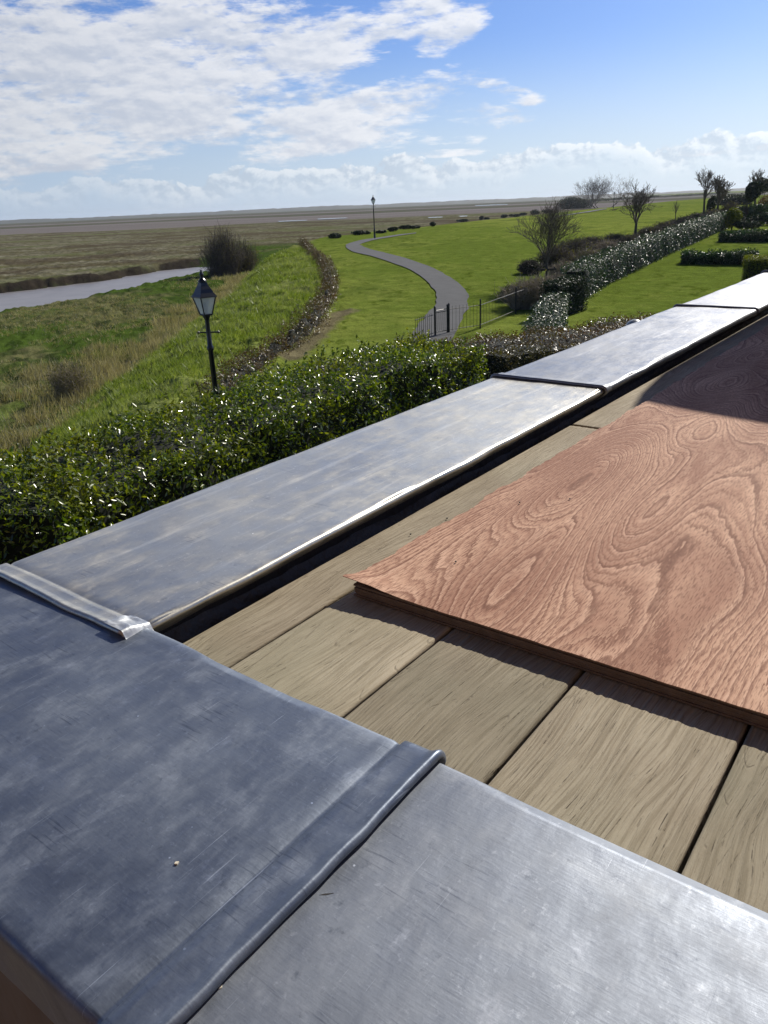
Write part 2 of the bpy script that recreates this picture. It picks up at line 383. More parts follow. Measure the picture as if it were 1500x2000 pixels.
def board_material():
    m, nt, b, o = mat('weathered embossed board'); L = nt.links
    oi = nt.nodes.new('ShaderNodeObjectInfo'); rnd = oi.outputs['Random']
    off = nt.nodes.new('ShaderNodeVectorMath'); off.operation = 'MULTIPLY_ADD'
    L.new(XYZ(nt, rnd, rnd, rnd), off.inputs[0]); off.inputs[1].default_value = (13.0, 7.0, 0); L.new(o, off.inputs[2])
    o2 = off.outputs[0]
    warp = NOISE(nt, MAPV(nt, o2, (2.2, 7, 1)), 1.0, 2, 0.5)
    wl = XYZ(nt, 0.0, M(nt, 'MULTIPLY', warp, 0.09), 0.0)
    ad = nt.nodes.new('ShaderNodeVectorMath'); ad.operation = 'ADD'; L.new(o2, ad.inputs[0]); L.new(wl, ad.inputs[1]); ow = ad.outputs[0]
    grain = NOISE(nt, MAPV(nt, ow, (7, 300, 1)), 1.0, 6, 0.66)
    fibre = NOISE(nt, MAPV(nt, ow, (45, 900, 1)), 1.0, 3, 0.6)
    crack = NOISE(nt, MAPV(nt, ow, (14, 520, 1), loc=(5, 5, 0)), 1.0, 4, 0.66, 0.1)
    cr = M(nt, 'MULTIPLY', MR(nt, crack, 0.61, 0.69, 0, .85), MR(nt, NOISE(nt, MAPV(nt, o2, (60, 60, 1)), 1.0, 3), 0.42, 0.55))
    ring = M(nt, 'FRACT', M(nt, 'MULTIPLY', NOISE(nt, MAPV(nt, o2, (0.9, 9.0, 1)), 1.0, 1.2, 0.35), 34.0))
    rl = M(nt, 'MULTIPLY', MR(nt, M(nt, 'ABSOLUTE', M(nt, 'SUBTRACT', ring, 0.5)), 0.45, 0.5), 0.34)
    rl = M(nt, 'MULTIPLY', rl, MR(nt, NOISE(nt, MAPV(nt, o2, (28, 160, 1)), 1.0, 3), 0.44, 0.60))
    blot = NOISE(nt, o2, 5.0, 5, 0.6)
    c = MIXC(nt, MR(nt, blot, 0.35, 0.65), (0.335, 0.280, 0.195), (0.43, 0.370, 0.265))
    c = MIXC(nt, MR(nt, grain, 0.42, 0.62, 0, .62), c, (0.20, 0.16, 0.10))
    c = MIXC(nt, MR(nt, NOISE(nt, o2, 1.6, 3), 0.45, 0.7, 0, .5), c, (0.27, 0.26, 0.175))
    c = MIXC(nt, M(nt, 'MAXIMUM', cr, rl), c, (0.075, 0.056, 0.034))
    sc_ = nt.nodes.new('ShaderNodeVectorMath'); sc_.operation = 'SCALE'; L.new(c, sc_.inputs[0]); L.new(MR(nt, rnd, 0, 1, .82, 1.12, False), sc_.inputs['Scale'])
    L.new(sc_.outputs[0], b.inputs['Base Color']); b.inputs['Roughness'].default_value = 0.8; b.inputs['Specular IOR Level'].default_value = 0.2
    p = bump(nt, b, grain, 0.75, 0.0028)
    p = bump(nt, b, fibre, 0.35, 0.0010, p)
    p = bump(nt, b, NOISE(nt, o2, 420, 2), 0.25, 0.0006, p)
    bump(nt, b, M(nt, 'MAXIMUM', cr, rl), 0.6, -0.002, p)
    return m

def veneer_material():
    m, nt, b, o = mat('red plywood veneer'); L = nt.links
    w1 = NOISE(nt, MAPV(nt, o, (0.95, 4.3, 1), loc=(1.35, 0.62, 0)), 1.0, 1.3, 0.38, 0.2)
    for (ox, oy, ra, rb, rot, amp) in ((.655, -.095, .30, .065, 3, .30), (1.55, -.10, .35, .09, 2, .26)):
        e_ = MAPV(nt, o, loc=(-ox, -oy, 0)); e_ = MAPV(nt, e_, (1/ra, 1/rb, 0), rot=(0, 0, R(rot)))
        ln = nt.nodes.new('ShaderNodeVectorMath'); ln.operation = 'LENGTH'; L.new(e_, ln.inputs[0])
        w1 = M(nt, 'ADD', w1, M(nt, 'MULTIPLY', MR(nt, ln.outputs['Value'], 1.5, 0.0, 0.0, 1.0), amp))
    wob = NOISE(nt, MAPV(nt, o, (8, 60, 1)), 1.0, 5, 0.6)
    f = M(nt, 'ADD', M(nt, 'MULTIPLY', w1, 62.0), M(nt, 'ADD', M(nt, 'MULTIPLY', wob, 1.2), M(nt, 'MULTIPLY', NOISE(nt, MAPV(nt, o, (60, 420, 1), loc=(1, 1, 0)), 1.0, 2), 1.0)))
    sepn = nt.nodes.new('ShaderNodeSeparateXYZ'); L.new(o, sepn.inputs[0])
    f = M(nt, 'ADD', f, M(nt, 'MULTIPLY', sepn.outputs[1], 16.0))
    fr = M(nt, 'FRACT', f)
    line = MR(nt, fr, 0.60, 0.92)                              # latewood edge of each ring
    wn = nt.nodes.new('ShaderNodeTexWhiteNoise'); wn.noise_dimensions = '1D'; L.new(M(nt, 'FLOOR', f), wn.inputs['W'])
    line = M(nt, 'MULTIPLY', M(nt, 'MULTIPLY', line, MR(nt, fr, 1.0, 0.975)), MR(nt, wn.outputs['Value'], 0.0, 1.0, 0.25, 1.0, False))
    fb = M(nt, 'ADD', M(nt, 'MULTIPLY', w1, 23.0), M(nt, 'ADD', M(nt, 'MULTIPLY', wob, 0.6), M(nt, 'MULTIPLY', sepn.outputs[1], 11.0)))
    fbr = M(nt, 'FRACT', fb); bold = M(nt, 'MULTIPLY', MR(nt, fbr, 0.80, 0.96), MR(nt, fbr, 1.0, 0.97))
    palebd = MR(nt, fbr, 0.0, 0.25, 1.0, 0.0)
    band = MR(nt, fr, 0.0, 0.95, 0, 1, False)
    f2 = M(nt, 'FRACT', M(nt, 'ADD', M(nt, 'MULTIPLY', f, 3.0), M(nt, 'MULTIPLY', wob, 1.8)))
    line2 = M(nt, 'MULTIPLY', MR(nt, f2, 0.72, 0.98), MR(nt, NOISE(nt, MAPV(nt, o, (5, 9, 1), loc=(3, 3, 0)), 1.0, 3), 0.40, 0.62, 0, .75))
    pore = NOISE(nt, MAPV(nt, o, (55, 480, 1)), 1.0, 2.5, 0.6)
    pr = MR(nt, pore, 0.48, 0.64)
    blot = NOISE(nt, MAPV(nt, o, (2.2, 9.0, 1), loc=(7, 7, 0)), 1.0, 6, 0.65, 0.3)
    c = MIXC(nt, MR(nt, blot, 0.32, 0.68), (0.355, 0.195, 0.128), (0.62, 0.395, 0.268))
    c = MIXC(nt, M(nt, 'MULTIPLY', band, 0.35), c, (0.36, 0.155, 0.10))
    c = MIXC(nt, M(nt, 'MULTIPLY', line, 0.80), c, (0.15, 0.064, 0.038))
    c = MIXC(nt, M(nt, 'MULTIPLY', bold, 0.6), c, (0.16, 0.068, 0.042))
    c = MIXC(nt, M(nt, 'MULTIPLY', palebd, 0.45), c, (0.72, 0.47, 0.33))
    c = MIXC(nt, M(nt, 'MULTIPLY', line2, 0.42), c, (0.22, 0.088, 0.052))
    c = MIXC(nt, M(nt, 'MULTIPLY', pr, 0.66), c, (0.175, 0.080, 0.052))
    st = NOISE(nt, MAPV(nt, o, (5, 7, 1), loc=(2.2, 9.1, 0)), 1.0, 4, 0.65, 0.8)
    c = MIXC(nt, MR(nt, st, 0.60, 0.78, 0, .10), c, (0.23, 0.15, 0.125))
    L.new(c, b.inputs['Base Color']); b.inputs['Roughness'].default_value = 0.75; b.inputs['Specular IOR Level'].default_value = 0.12
    p = bump(nt, b, pore, 0.5, 0.0012)
    p = bump(nt, b, fr, 0.10, 0.0008, p)
    bump(nt, b, NOISE(nt, MAPV(nt, o, (120, 900, 1)), 1.0, 2), 0.3, 0.0006, p)
    return m

def attr_ground_material():
    m, nt, b, o = mat('ground cover'); L = nt.links
    a = nt.nodes.new('ShaderNodeAttribute'); a.attribute_name = 'tint'
    a2 = nt.nodes.new('ShaderNodeAttribute'); a2.attribute_name = 'rough'
    n1 = NOISE(nt, o, 1.3, 6, 0.65); n2 = NOISE(nt, o, 9.0, 5, 0.7); n3 = NOISE(nt, MAPV(nt, o, (0.02, 0.12, 1)), 1.0, 6, 0.6)
    v = M(nt, 'MULTIPLY', MR(nt, n1, 0.25, 0.75, 0.70, 1.32, False), MR(nt, n2, 0.25, 0.75, 0.66, 1.36, False))
    vm = nt.nodes.new('ShaderNodeVectorMath'); vm.operation = 'SCALE'; L.new(a.outputs['Color'], vm.inputs[0]); L.new(v, vm.inputs['Scale'])
    L.new(vm.outputs[0], b.inputs['Base Color'])
    b.inputs['Roughness'].default_value = 1.0; b.inputs['Specular IOR Level'].default_value = 0.0
    bump(nt, b, M(nt, 'ADD', n2, M(nt, 'MULTIPLY', n1, 1.5)), 0.5, 0.12)
    return m

MAT = {}
MAT['lead'] = [lead_material('grey lead sheet', k*1.0, 'u' if k < 4 else 'v', (.37, .46, .48, .5, .50, .55, .45)[k], ((1.75, 1.62, 1.34), (.74, .75, .78), (.68, .69, .73), (.68, .69, .73), (.62, .69, .80), (.68, .72, .79), (1.6, 1.6, 1.55))[k]) for k in range(7)]  # per-sheet tints put glare and sky reflection into the lead's colour
MAT['board'] = board_material()
MAT['veneer'] = veneer_material()
MAT['plycore'] = simple('plywood edge', (0.17, 0.115, 0.075), 0.8, 0, 0.4, 60, 0.3)
MAT['stone'] = simple('buff stone', (0.15, 0.13, 0.095), 0.9, 0, 0.35, 9, 0.5)
MAT['gap_shade'] = simple('gap shade black', (0.02, 0.02, 0.02), 0.8, 0, 0.3, 40, 0.3)
MAT['black'] = simple('black gloss paint', (0.012, 0.014, 0.02), 0.28, 0, 0.2, 30)
MAT['iron'] = simple('black iron', (0.015, 0.016, 0.016), 0.45, 0, 0.2, 30)
MAT['bark'] = simple('grey bark', (0.075, 0.062, 0.048), 0.9, 0, 0.4, 25, 0.5)
MAT['twig'] = simple('bare twigs', (0.105, 0.085, 0.065), 0.9, 0, 0.4, 8)
MAT['twigpale'] = simple('pale bare twigs', (0.30, 0.25, 0.18), 0.9, 0, 0.35, 6)
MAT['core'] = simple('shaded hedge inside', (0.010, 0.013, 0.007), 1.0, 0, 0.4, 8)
MAT['asphalt'] = simple('grey asphalt path', (0.076, 0.077, 0.076), 1.0, 0, 0.28, 1.3, 0.2)
MAT['soil'] = simple('bare soil', (0.13, 0.10, 0.072), 0.95, 0, 0.3, 5, 0.4)
MAT['mud'] = simple('wet creek mud', (0.215, 0.200, 0.185), 0.38, 0, 0.35, 0.45, 0.8)
MAT['pool'] = simple('standing water', (0.10, 0.11, 0.12), 0.12, 0, 0.1, 2)
MAT['wood'] = simple('brown stained timber', (0.06, 0.042, 0.03), 0.8, 0, 0.3, 30)
MAT['cover'] = simple('shadow caster charcoal', (0.03, 0.03, 0.033), 0.8, 0, 0.3, 40, 0.3)
MAT['globe'] = simple('weathered grey cowl', (0.3, 0.31, 0.3), 0.35, 0.2, 0.3, 60)
MAT['straw'] = simple('pale straw', (0.5, 0.42, 0.22), 0.7, 0, 0.2, 60)
MAT['chip'] = simple('pale wood chip', (0.68, 0.62, 0.48), 0.7, 0, 0.2, 60)
MAT['grit'] = simple('black grit', (0.02, 0.018, 0.016), 0.7, 0, 0.2, 60)
def glass_mat():
    m, nt, b, o = mat('lantern glass')
    b.inputs['Base Color'].default_value = (0.75, 0.80, 0.78, 1); b.inputs['Roughness'].default_value = 0.25
    b.inputs['Alpha'].default_value = 0.42; b.inputs['Specular IOR Level'].default_value = 0.6
    return m
MAT['glass'] = glass_mat()
MAT['priv'] = leafmat('glossy hedge leaves', ((0.025, 0.058, 0.005), (0.105, 0.160, 0.008), (0.25, 0.29, 0.022), (0.17, 0.14, 0.018)), 0.24, 0.36, 1.0, 0.40, 0.7)
MAT['photinia'] = leafmat('bronze hedge leaves', ((0.040, 0.022, 0.010), (0.11, 0.055, 0.024), (0.12, 0.105, 0.028), (0.060, 0.070, 0.018)), 0.34, 0.3, 0.5, 0.6, 0.8)
MAT['laurel'] = leafmat('laurel leaves', ((0.014, 0.036, 0.014), (0.026, 0.062, 0.022), (0.05, 0.095, 0.030), (0.05, 0.055, 0.030)), 0.38, 0.2, 0.5, 0.3, 0.5)
MAT['dark'] = leafmat('dark evergreen leaves', ((0.010, 0.020, 0.010), (0.020, 0.036, 0.014), (0.035, 0.06, 0.02), (0.03, 0.04, 0.02)), 0.5, 0.15, 0.4, 0.3, 0.5)
MAT['olive'] = leafmat('olive scrub leaves', ((0.065, 0.070, 0.025), (0.13, 0.125, 0.04), (0.20, 0.185, 0.06), (0.13, 0.10, 0.05)), 0.6, 0.4, 0.3, 0.4, 0.5)
MAT['yew'] = leafmat('yellow green clipped leaves', ((0.06, 0.08, 0.010), (0.14, 0.165, 0.015), (0.24, 0.25, 0.02), (0.10, 0.12, 0.02)), 0.5, 0.3, 0.3, 0.3, 0.5)
MAT['russet'] = leafmat('russet leaves', ((0.06, 0.035, 0.018), (0.11, 0.06, 0.03), (0.16, 0.09, 0.04), (0.1, 0.07, 0.04)), 0.6, 0.25, 0.3, 0.3, 0.5)
MAT['grass'] = leafmat('grass blades', ((0.08, 0.130, 0.012), (0.16, 0.225, 0.024), (0.30, 0.35, 0.10), (0.30, 0.33, 0.17)), 0.5, 0.35, 0.35, 0.5, 0.35)
MAT['reed'] = leafmat('dry reeds', ((0.16, 0.14, 0.09), (0.30, 0.26, 0.185), (0.46, 0.41, 0.31), (0.15, 0.17, 0.06)), 0.7, 0.3, 0.2, 0.4, 0.3)
MAT['wood_far'] = leafmat('far woodland', ((0.03, 0.045, 0.03), (0.045, 0.06, 0.035), (0.06, 0.075, 0.04), (0.05, 0.06, 0.04)), 0.9, 0.1, 0.1, 0.3, 0.01)

# ------------------------------------------------------------------ setting: ground
def build_ground():
    na, nr = 860, 900
    a = np.radians(np.linspace(-46, 46, na)); r = np.geomspace(5.0, 5200, nr)
    A, Rr = np.meshgrid(a, r, indexing='ij'); X = Rr*np.sin(A); Y = Rr*np.cos(A)
    Z = H(X, Y)
    v = np.stack([X, Y, Z], -1).reshape(-1, 3)
    i = np.arange(na-1)[:, None]*nr + np.arange(nr-1)[None, :]
    f = np.stack([i, i+nr, i+nr+1, i+1], -1).reshape(-1, 4)
    o = mesh_np('ground', v, f, attr_ground_material(), smooth=True)
    # colour of what grows where
    x, y = X.ravel(), Y.ravel()
    cx, tx, bx = crest_x(y), toe_x(y), brown_x(y)
    def C(*c): return np.array(c)[None, :]
    n_l = fbm(x*.035, y*.02, 51, 4); n_m = fbm(x*.25, y*.18, 52, 4); n_s = fbm(x*1.4, y*1.1, 53, 3)
    def mix(c, d, k): k = np.clip(k, 0, 1)[:, None]; return c*(1-k)+d*k
    lawn = mix(np.repeat(C(.118, .162, .026), len(x), 0), C(.195, .232, .046), .5+1.3*n_l+1.1*n_m+.6*n_s)
    tuft = fbm(x*2.2, y*1.5, 58, 3); lawn = mix(lawn, C(.055, .085, .008), sstep(.28, .5, tuft+.5*n_m)*.75*(np.hypot(x, y) < 120)); lawn = mix(lawn, C(.080, .116, .020), sstep(.05, .45, n_m+.3*n_l)*.7)
    rough = mix(np.repeat(C(.115, .155, .022), len(x), 0), C(.22, .245, .080), .5+1.2*n_m+.8*n_s)
    rough = mix(rough, C(.045, .075, .012), sstep(.10, .5, n_s)*.7)
    salt = mix(np.repeat(C(.055, .090, .016), len(x), 0), C(.120, .122, .052), sstep(-.05, .35, n_m+n_l))
    salt = mix(salt, C(.026, .045, .012), sstep(.05, .4, n_s+.6*n_m)*.7)
    reed = mix(np.repeat(C(.18, .16, .11), len(x), 0), C(.09, .12, .03), .6+2.2*n_m)
    st1 = fbm(x*.03, y*.075, 61, 5)*1.2; st2 = fbm(x*.12, y*.28, 62, 4)*1.25
    st3 = fbm(x*.5, y*.6, 66, 4)
    marsh = mix(np.repeat(C(.100, .092, .048), len(x), 0), C(.185, .175, .120), .5+2.2*st2+1.2*st3)
    marsh = mix(marsh, C(.045, .036, .022), sstep(.18, .42, st3+.6*st2)*.7)
    marsh = mix(marsh, C(.070, .055, .036), sstep(.0, .35, st1)*.75)
    marsh = mix(marsh, C(.105, .125, .045), sstep(.05, .4, -st1)*.55)
    mud = mix(np.repeat(C(.195, .178, .170), len(x), 0), C(.150, .135, .125), .5+1.3*fbm(x*.004, y*.02, 63, 4))
    farm = np.repeat(C(.085, .085, .055), len(x), 0)
    t, w = creek_uv(x, y)
    col = salt
    col = mix(col, marsh, sstep(creek_w(t)-1, creek_w(t)+2.5, w) + sstep(95, 120, t))
    e = fbm(x*.006, y*.01, 64, 4)
    col = mix(col, mud, sstep(478, 492, y+e*60+n_l*10))
    col = mix(col, farm, sstep(800, 830, y-e*160))
    col = mix(col, mud, sstep(1080, 1110, y+e*260)*(1-sstep(1350, 1380, y+e*200)))
    col = mix(col, farm, sstep(1700, 1760, y))
    col = mix(col, C(.034, .028, .021), (sstep(creek_w(t)-2.4, creek_w(t)-.4, w+n_s*2)*(1-sstep(creek_w(t)+1.2, creek_w(t)+3.0, w+n_m*2.5+n_s*1.5)))*(t < 66))
    s = (x-tx)/(cx-tx)
    col = mix(col, reed, sstep(-.25, .0, s+n_m*.7)*(y < 105))
    col = mix(col, rough, sstep(.22, .42, s+n_m*.28))
    col = mix(col, lawn, sstep(-.2, .6, x-bx)*sstep(-.5, .5, x-cx+(y < 90)*20))
    # bare earth at the foot of the bronze hedge
    d0 = np.array(spot_land(567, 697)[:2]); d1 = np.array(spot_land(668, 606)[:2]); dd = d1-d0; ll = np.dot(dd, dd)
    tt = np.clip(((x-d0[0])*dd[0]+(y-d0[1])*dd[1])/ll, 0, 1); ds = np.hypot(x-d0[0]-tt*dd[0], y-d0[1]-tt*dd[1])
    col = mix(col, C(.16, .125, .088), (1-sstep(.25, .75, ds+n_s*.6))*.8)
    at = o.data.color_attributes.new('tint', 'FLOAT_COLOR', 'POINT')
    buf = np.ones((len(x), 4), np.float32); buf[:, :3] = np.clip(col, 0.004, 1); at.data.foreach_set('color', buf.ravel())
    tag(o, kind='structure')
    # near apron that carries the terrace side of the ground
    b = MB(); b.box(-60, 60, -60, 4.95, -5.2, -4.83); a2 = b.build('ground', MAT['soil']); a2.name = 'ground_apron'; tag(a2, kind='structure')
build_ground()

def ribbon(name, left, right, mat_, dz, sub=5, fn=None):
    """sheet between two lists of plan points laid dz above the land"""
    def dens(P):
        P = np.array(P); t = np.arange(len(P)); tt = np.linspace(0, len(P)-1, (len(P)-1)*sub+1)
        # catmull-rom
        out = []
        for q in tt:
            i = min(int(q), len(P)-2); f = q-i
            p0 = P[max(i-1, 0)]; p1 = P[i]; p2 = P[i+1]; p3 = P[min(i+2, len(P)-1)]
            out.append(0.5*((2*p1)+(-p0+p2)*f+(2*p0-5*p1+4*p2-p3)*f*f+(-p0+3*p1-3*p2+p3)*f**3))
        return np.array(out)
    Lp, Rp = dens(left), dens(right); k = 7
    V = []
    for a_, b_ in zip(Lp, Rp):
        for j in range(k): V.append(a_ + (b_-a_)*j/(k-1))
    V = np.array(V); z = H(V[:, 0], V[:, 1]) if fn is None else fn(V[:, 0], V[:, 1])
    v = np.column_stack([V, z+dz])
    g_ = fbm(V[:, 0]*.9, V[:, 1]*.9, 19, 4)*.22; ed = np.tile(np.array([-1]+[0]*(k-2)+[1]), len(Lp)); dv_ = np.repeat((Rp-Lp)/np.linalg.norm(Rp-Lp+1e-6, axis=1)[:, None], k, 0); v[:, :2] += dv_*(ed*g_)[:, None]
    n = len(Lp); i = (np.arange(n-1)[:, None]*k+np.arange(k-1)[None, :]).ravel()
    f = np.stack([i, i+1, i+k+1, i+k], -1)
    o = mesh_np(name, v, f, mat_, smooth=True); tag(o, kind='structure'); return o
PL = ((800, 668), (815, 638), (833, 617), (851, 592), (848, 567), (820, 540), (783, 520), (733, 503), (687, 491), (675, 482), (682, 475.5), (707, 470), (732, 466.3), (765, 461.3), (813, 454.5))
PR = ((880, 668), (893, 640), (906, 617), (915, 594), (911, 571), (886, 548), (846, 525), (800, 507), (735, 490), (706, 480.5), (705, 476.5), (720, 472), (738, 468.6), (769, 463.6), (813, 456.3))
ribbon('path', [spot_land(*q)[:2] for q in PL], [spot_land(*q)[:2] for q in PR], MAT['asphalt'], 0.05)
ribbon('far_path', [spot_land(*q)[:2] for q in ((1080, 423.5), (1110, 419.5), (1150, 413), (1185, 407.5))], [spot_land(*q)[:2] for q in ((1080, 424.7), (1110, 421), (1150, 415), (1185, 409))], MAT['asphalt'], 0.12)

def build_creek():
    T = np.linspace(-60, 120, 90)[:, None]; Wv = np.linspace(-6, max(_cw)+6, 30)[None, :]
    Wb = Wv + 0.004*np.clip(T-48, 0, None)**2
    X = CR_A[0]+CR_D[0]*T+CR_N[0]*Wb; Y = CR_A[1]+CR_D[1]*T+CR_N[1]*Wb
    Z = np.full_like(X, Z_CREEK) + fbm(T*.3+Wv*0, Wv*.6+T*0, 4, 3)*0.05
    v = np.stack([X, Y, Z], -1).reshape(-1, 3); n = Wv.shape[1]
    i = (np.arange(89)[:, None]*n+np.arange(n-1)[None, :]).ravel()
    o = mesh_np('creek', v, np.stack([i, i+n, i+n+1, i+1], -1), MAT['mud'], smooth=True); tag(o, kind='structure')
build_creek()
# standing pools far out on the marsh
b = MB()
for (x0, x1, yy, th) in ((545, 598, 431.5, .5), (622, 676, 427, .5), (838, 863, 424, .5), (899, 911, 421.5, .5), (930, 990, 400.8, .4)):
    q = [spot_z(x0, yy+th+.9, Z_MARSH+.35), spot_z(x1, yy+th-.043*(x1-x0)+.9, Z_MARSH+.35), spot_z(x1+3, yy-th-.043*(x1-x0)+.9, Z_MARSH+.35), spot_z((x0+x1)/2, yy-th*1.5-.0215*(x1-x0)+.9, Z_MARSH+.35), spot_z(x0-3, yy-th+.9, Z_MARSH+.35)]
    b.add(q, [(0, 1, 2, 3, 4)])
tag(b.build('marsh_pools', MAT['pool']), kind='structure')
# far shore: a low ridge of land
def far_shore():
    aa = np.radians(np.linspace(-48, 48, 700)); V = []
    hh = 9.0 + 4.5*fbm(np.degrees(aa)*.35, aa*0, 71, 4) + 1.6*fbm(np.degrees(aa)*3, aa*0, 72, 3)
    hh = hh + 2.5*sstep(-30, 20, np.degrees(aa))
    for rr, k in ((2500, 0), (2620, .55), (2900, 1.0), (3600, 1.05)):
        V.append(np.stack([rr*np.sin(aa), rr*np.cos(aa), Z_MARSH-.5+hh*k], -1))
    V = np.array(V).transpose(1, 0, 2).reshape(-1, 3)
    i = (np.arange(699)[:, None]*4+np.arange(3)[None, :]).ravel()
    o = mesh_np('far_shore', V, np.stack([i, i+4, i+5, i+1], -1), simple('far shore land', (.06, .068, .05), .9, 0, .35, .004), smooth=True); tag(o, kind='structure')
far_shore()

# ------------------------------------------------------------------ foliage tools
def leaves_mesh(P, Nn, size, rng, aspect=0.42, fold=0.18):
    """P (n,3) centres, Nn (n,3) leaf normals -> folded four-point leaves"""
    n = len(P)
    Nn = Nn/np.linalg.norm(Nn, axis=1, keepdims=True)
    t = rng.normal(size=(n, 3)); t -= Nn*np.sum(t*Nn, 1, keepdims=True); t /= np.linalg.norm(t, axis=1, keepdims=True)
    s = np.cross(Nn, t); sz = (size*rng.uniform(.6, 1.25, n))[:, None]
    v = np.stack([P - t*sz*.5, P + s*sz*aspect*.5 + Nn*sz*fold*.5 - t*sz*.05, P + t*sz*.5, P - s*sz*aspect*.5 + Nn*sz*fold*.5 - t*sz*.05], 1).reshape(-1, 3)
    i = np.arange(n)[:, None]*4
    f = np.concatenate([i+np.array([0, 2, 1]), i+np.array([0, 3, 2])], 1).reshape(-1, 3)
    return v, f
def hedge(name, line, width, z_top, z_bot, leaf, count, matl, label, cat='hedge', group=None, bulge=0.12, seed=1, sprigs=0, up=0.5, core='core', tumble=0.75, round_=0.25, width_fn=None):
    """line: plan points of the hedge's middle; z_top/z_bot numbers or callables of (x,y)"""
    rng = np.random.default_rng(seed)
    Lp = np.array([q[:2] for q in line], float); seg = np.linalg.norm(np.diff(Lp, axis=0), axis=1); cum = np.concatenate([[0], np.cumsum(seg)]); tot = cum[-1]
    zt = z_top if callable(z_top) else (lambda x, y: z_top+0*x); zb = z_bot if callable(z_bot) else (lambda x, y: z_bot+0*x)
    def at(s):
        x = np.interp(s, cum, Lp[:, 0]); y = np.interp(s, cum, Lp[:, 1]); e = .15
        dx = np.interp(np.minimum(s+e, tot), cum, Lp[:, 0])-np.interp(np.maximum(s-e, 0), cum, Lp[:, 0]); dy = np.interp(np.minimum(s+e, tot), cum, Lp[:, 1])-np.interp(np.maximum(s-e, 0), cum, Lp[:, 1])
        q = np.hypot(dx, dy)+1e-9; return x, y, -dy/q, dx/q
    root_xy = at(np.array([tot/2])); rx, ry = float(root_xy[0][0]), float(root_xy[1][0])
    rz = float(zb(np.array([rx]), np.array([ry]))[0])
    root = empty(name, (rx, ry, rz)); tag(root, label, cat, group)
    # superellipse-ish cross-section: phi runs from one foot over the top to the other foot
    def surf(s, c, shrink):
        x, y, nx, ny = at(s); top = zt(x, y); bot = zb(x, y); h = top-bot
        # c in [0,1]: 0-.36 left side, .36-.64 top, .64-1 right
        W_ = np.maximum((width if width_fn is None else width*width_fn(s/tot))/2 - shrink, .04)
        side = np.where(c < .36, -1, np.where(c > .64, 1, 0)); k = np.where(c < .36, c/.36, np.where(c > .64, (1-c)/.36, 1.0))
        off = np.where(side == 0, (c-.5)/.14*W_, side*W_); zz = np.where(side == 0, top-shrink, bot+(h-shrink)*k)
        edge = np.where(side == 0, np.abs(off)/np.maximum(W_, .01), k)
        rr = sstep(.6, 1.0, edge)
        zz = zz - np.where(side == 0, rr*round_*.5, 0); off = off*(1-np.where(side != 0, rr*round_*.35/np.maximum(W_, .2), 0))
        nrm = np.stack([nx*side, ny*side, np.where(side == 0, 1.0, .15+.5*rr)], -1)
        return x+nx*off, y+ny*off, zz, nrm
    # leaves
    s = rng.uniform(0, tot, count); c = rng.uniform(0, 1, count)
    x, y, z, nr = surf(s, c, 0.0)
    # caps at both ends
    ne = int(count*min(.25, width/(tot+width)*.9)); 
    if ne > 10:
        se = np.where(rng.uniform(size=ne) < .5, 0.0, tot); ce = rng.uniform(0, 1, ne)
        xe, ye, nxe, nye = at(se); off = rng.uniform(-.5, .5, ne)*width; te = zt(xe, ye); be = zb(xe, ye)
        ze = be+(te-be)*rng.uniform(0, 1, ne)
        sg = np.where(se == 0, -1., 1.)
        tx_, ty_ = nye, -nxe
        x = np.concatenate([x, xe+nxe*off+tx_*sg*.02]); y = np.concatenate([y, ye+nye*off+ty_*sg*.02]); z = np.concatenate([z, ze])
        nr = np.concatenate([nr, np.stack([tx_*sg, ty_*sg, np.full(ne, .2)], -1)])
    lump = fbm(x*1.7+z*.9, y*1.7+z*1.3, seed+40, 4)*bulge*2.2
    dpt = lump - np.abs(rng.normal(0, 1, len(x)))*leaf*1.4 + rng.normal(0, 1, len(x))*leaf*.35
    P = np.stack([x, y, z], -1) + nr*dpt[:, None]
    Nn = nr*up + rng.normal(size=(len(x), 3))*tumble + np.array([0, 0, .25])
    if sprigs:
        ns = 9; ss = rng.uniform(0, tot, sprigs); cs = rng.uniform(.37, .63, sprigs); xs, ys, zs, _ = surf(ss, cs, 0.0)
        hgt = rng.uniform(.05, .26, sprigs)*rng.uniform(.5, 1.2, sprigs)
        q = np.repeat(np.stack([xs, ys, zs], -1), ns, 0); kk = np.tile(np.linspace(.1, 1, ns), sprigs); lean = np.repeat(rng.normal(0, .25, (sprigs, 2)), ns, 0)
        q[:, 2] += kk*np.repeat(hgt, ns)+np.repeat(fbm(xs*1.7+zs*.9, ys*1.7+zs*1.3, seed+40, 4)*bulge*2.2, ns); q[:, :2] += lean*(kk*np.repeat(hgt, ns))[:, None] + rng.normal(0, .012, (len(q), 2))
        P = np.concatenate([P, q]); Nn = np.concatenate([Nn, rng.normal(size=(len(q), 3))+np.array([0, 0, .5])])
    v, f = leaves_mesh(P-np.array([rx, ry, rz]), Nn, leaf, rng)
    mesh_np('foliage', v, f, matl, root)
    # inner mass: solid near-black hull, the hedge's inner shade put into its colour
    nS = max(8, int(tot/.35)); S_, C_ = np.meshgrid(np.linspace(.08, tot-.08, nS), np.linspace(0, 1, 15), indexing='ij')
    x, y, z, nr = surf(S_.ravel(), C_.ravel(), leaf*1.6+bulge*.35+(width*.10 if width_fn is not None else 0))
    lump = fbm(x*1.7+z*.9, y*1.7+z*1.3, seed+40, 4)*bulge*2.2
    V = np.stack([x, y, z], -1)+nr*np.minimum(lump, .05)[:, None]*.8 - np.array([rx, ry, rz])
    i = (np.arange(nS-1)[:, None]*15+np.arange(14)[None, :]).ravel()
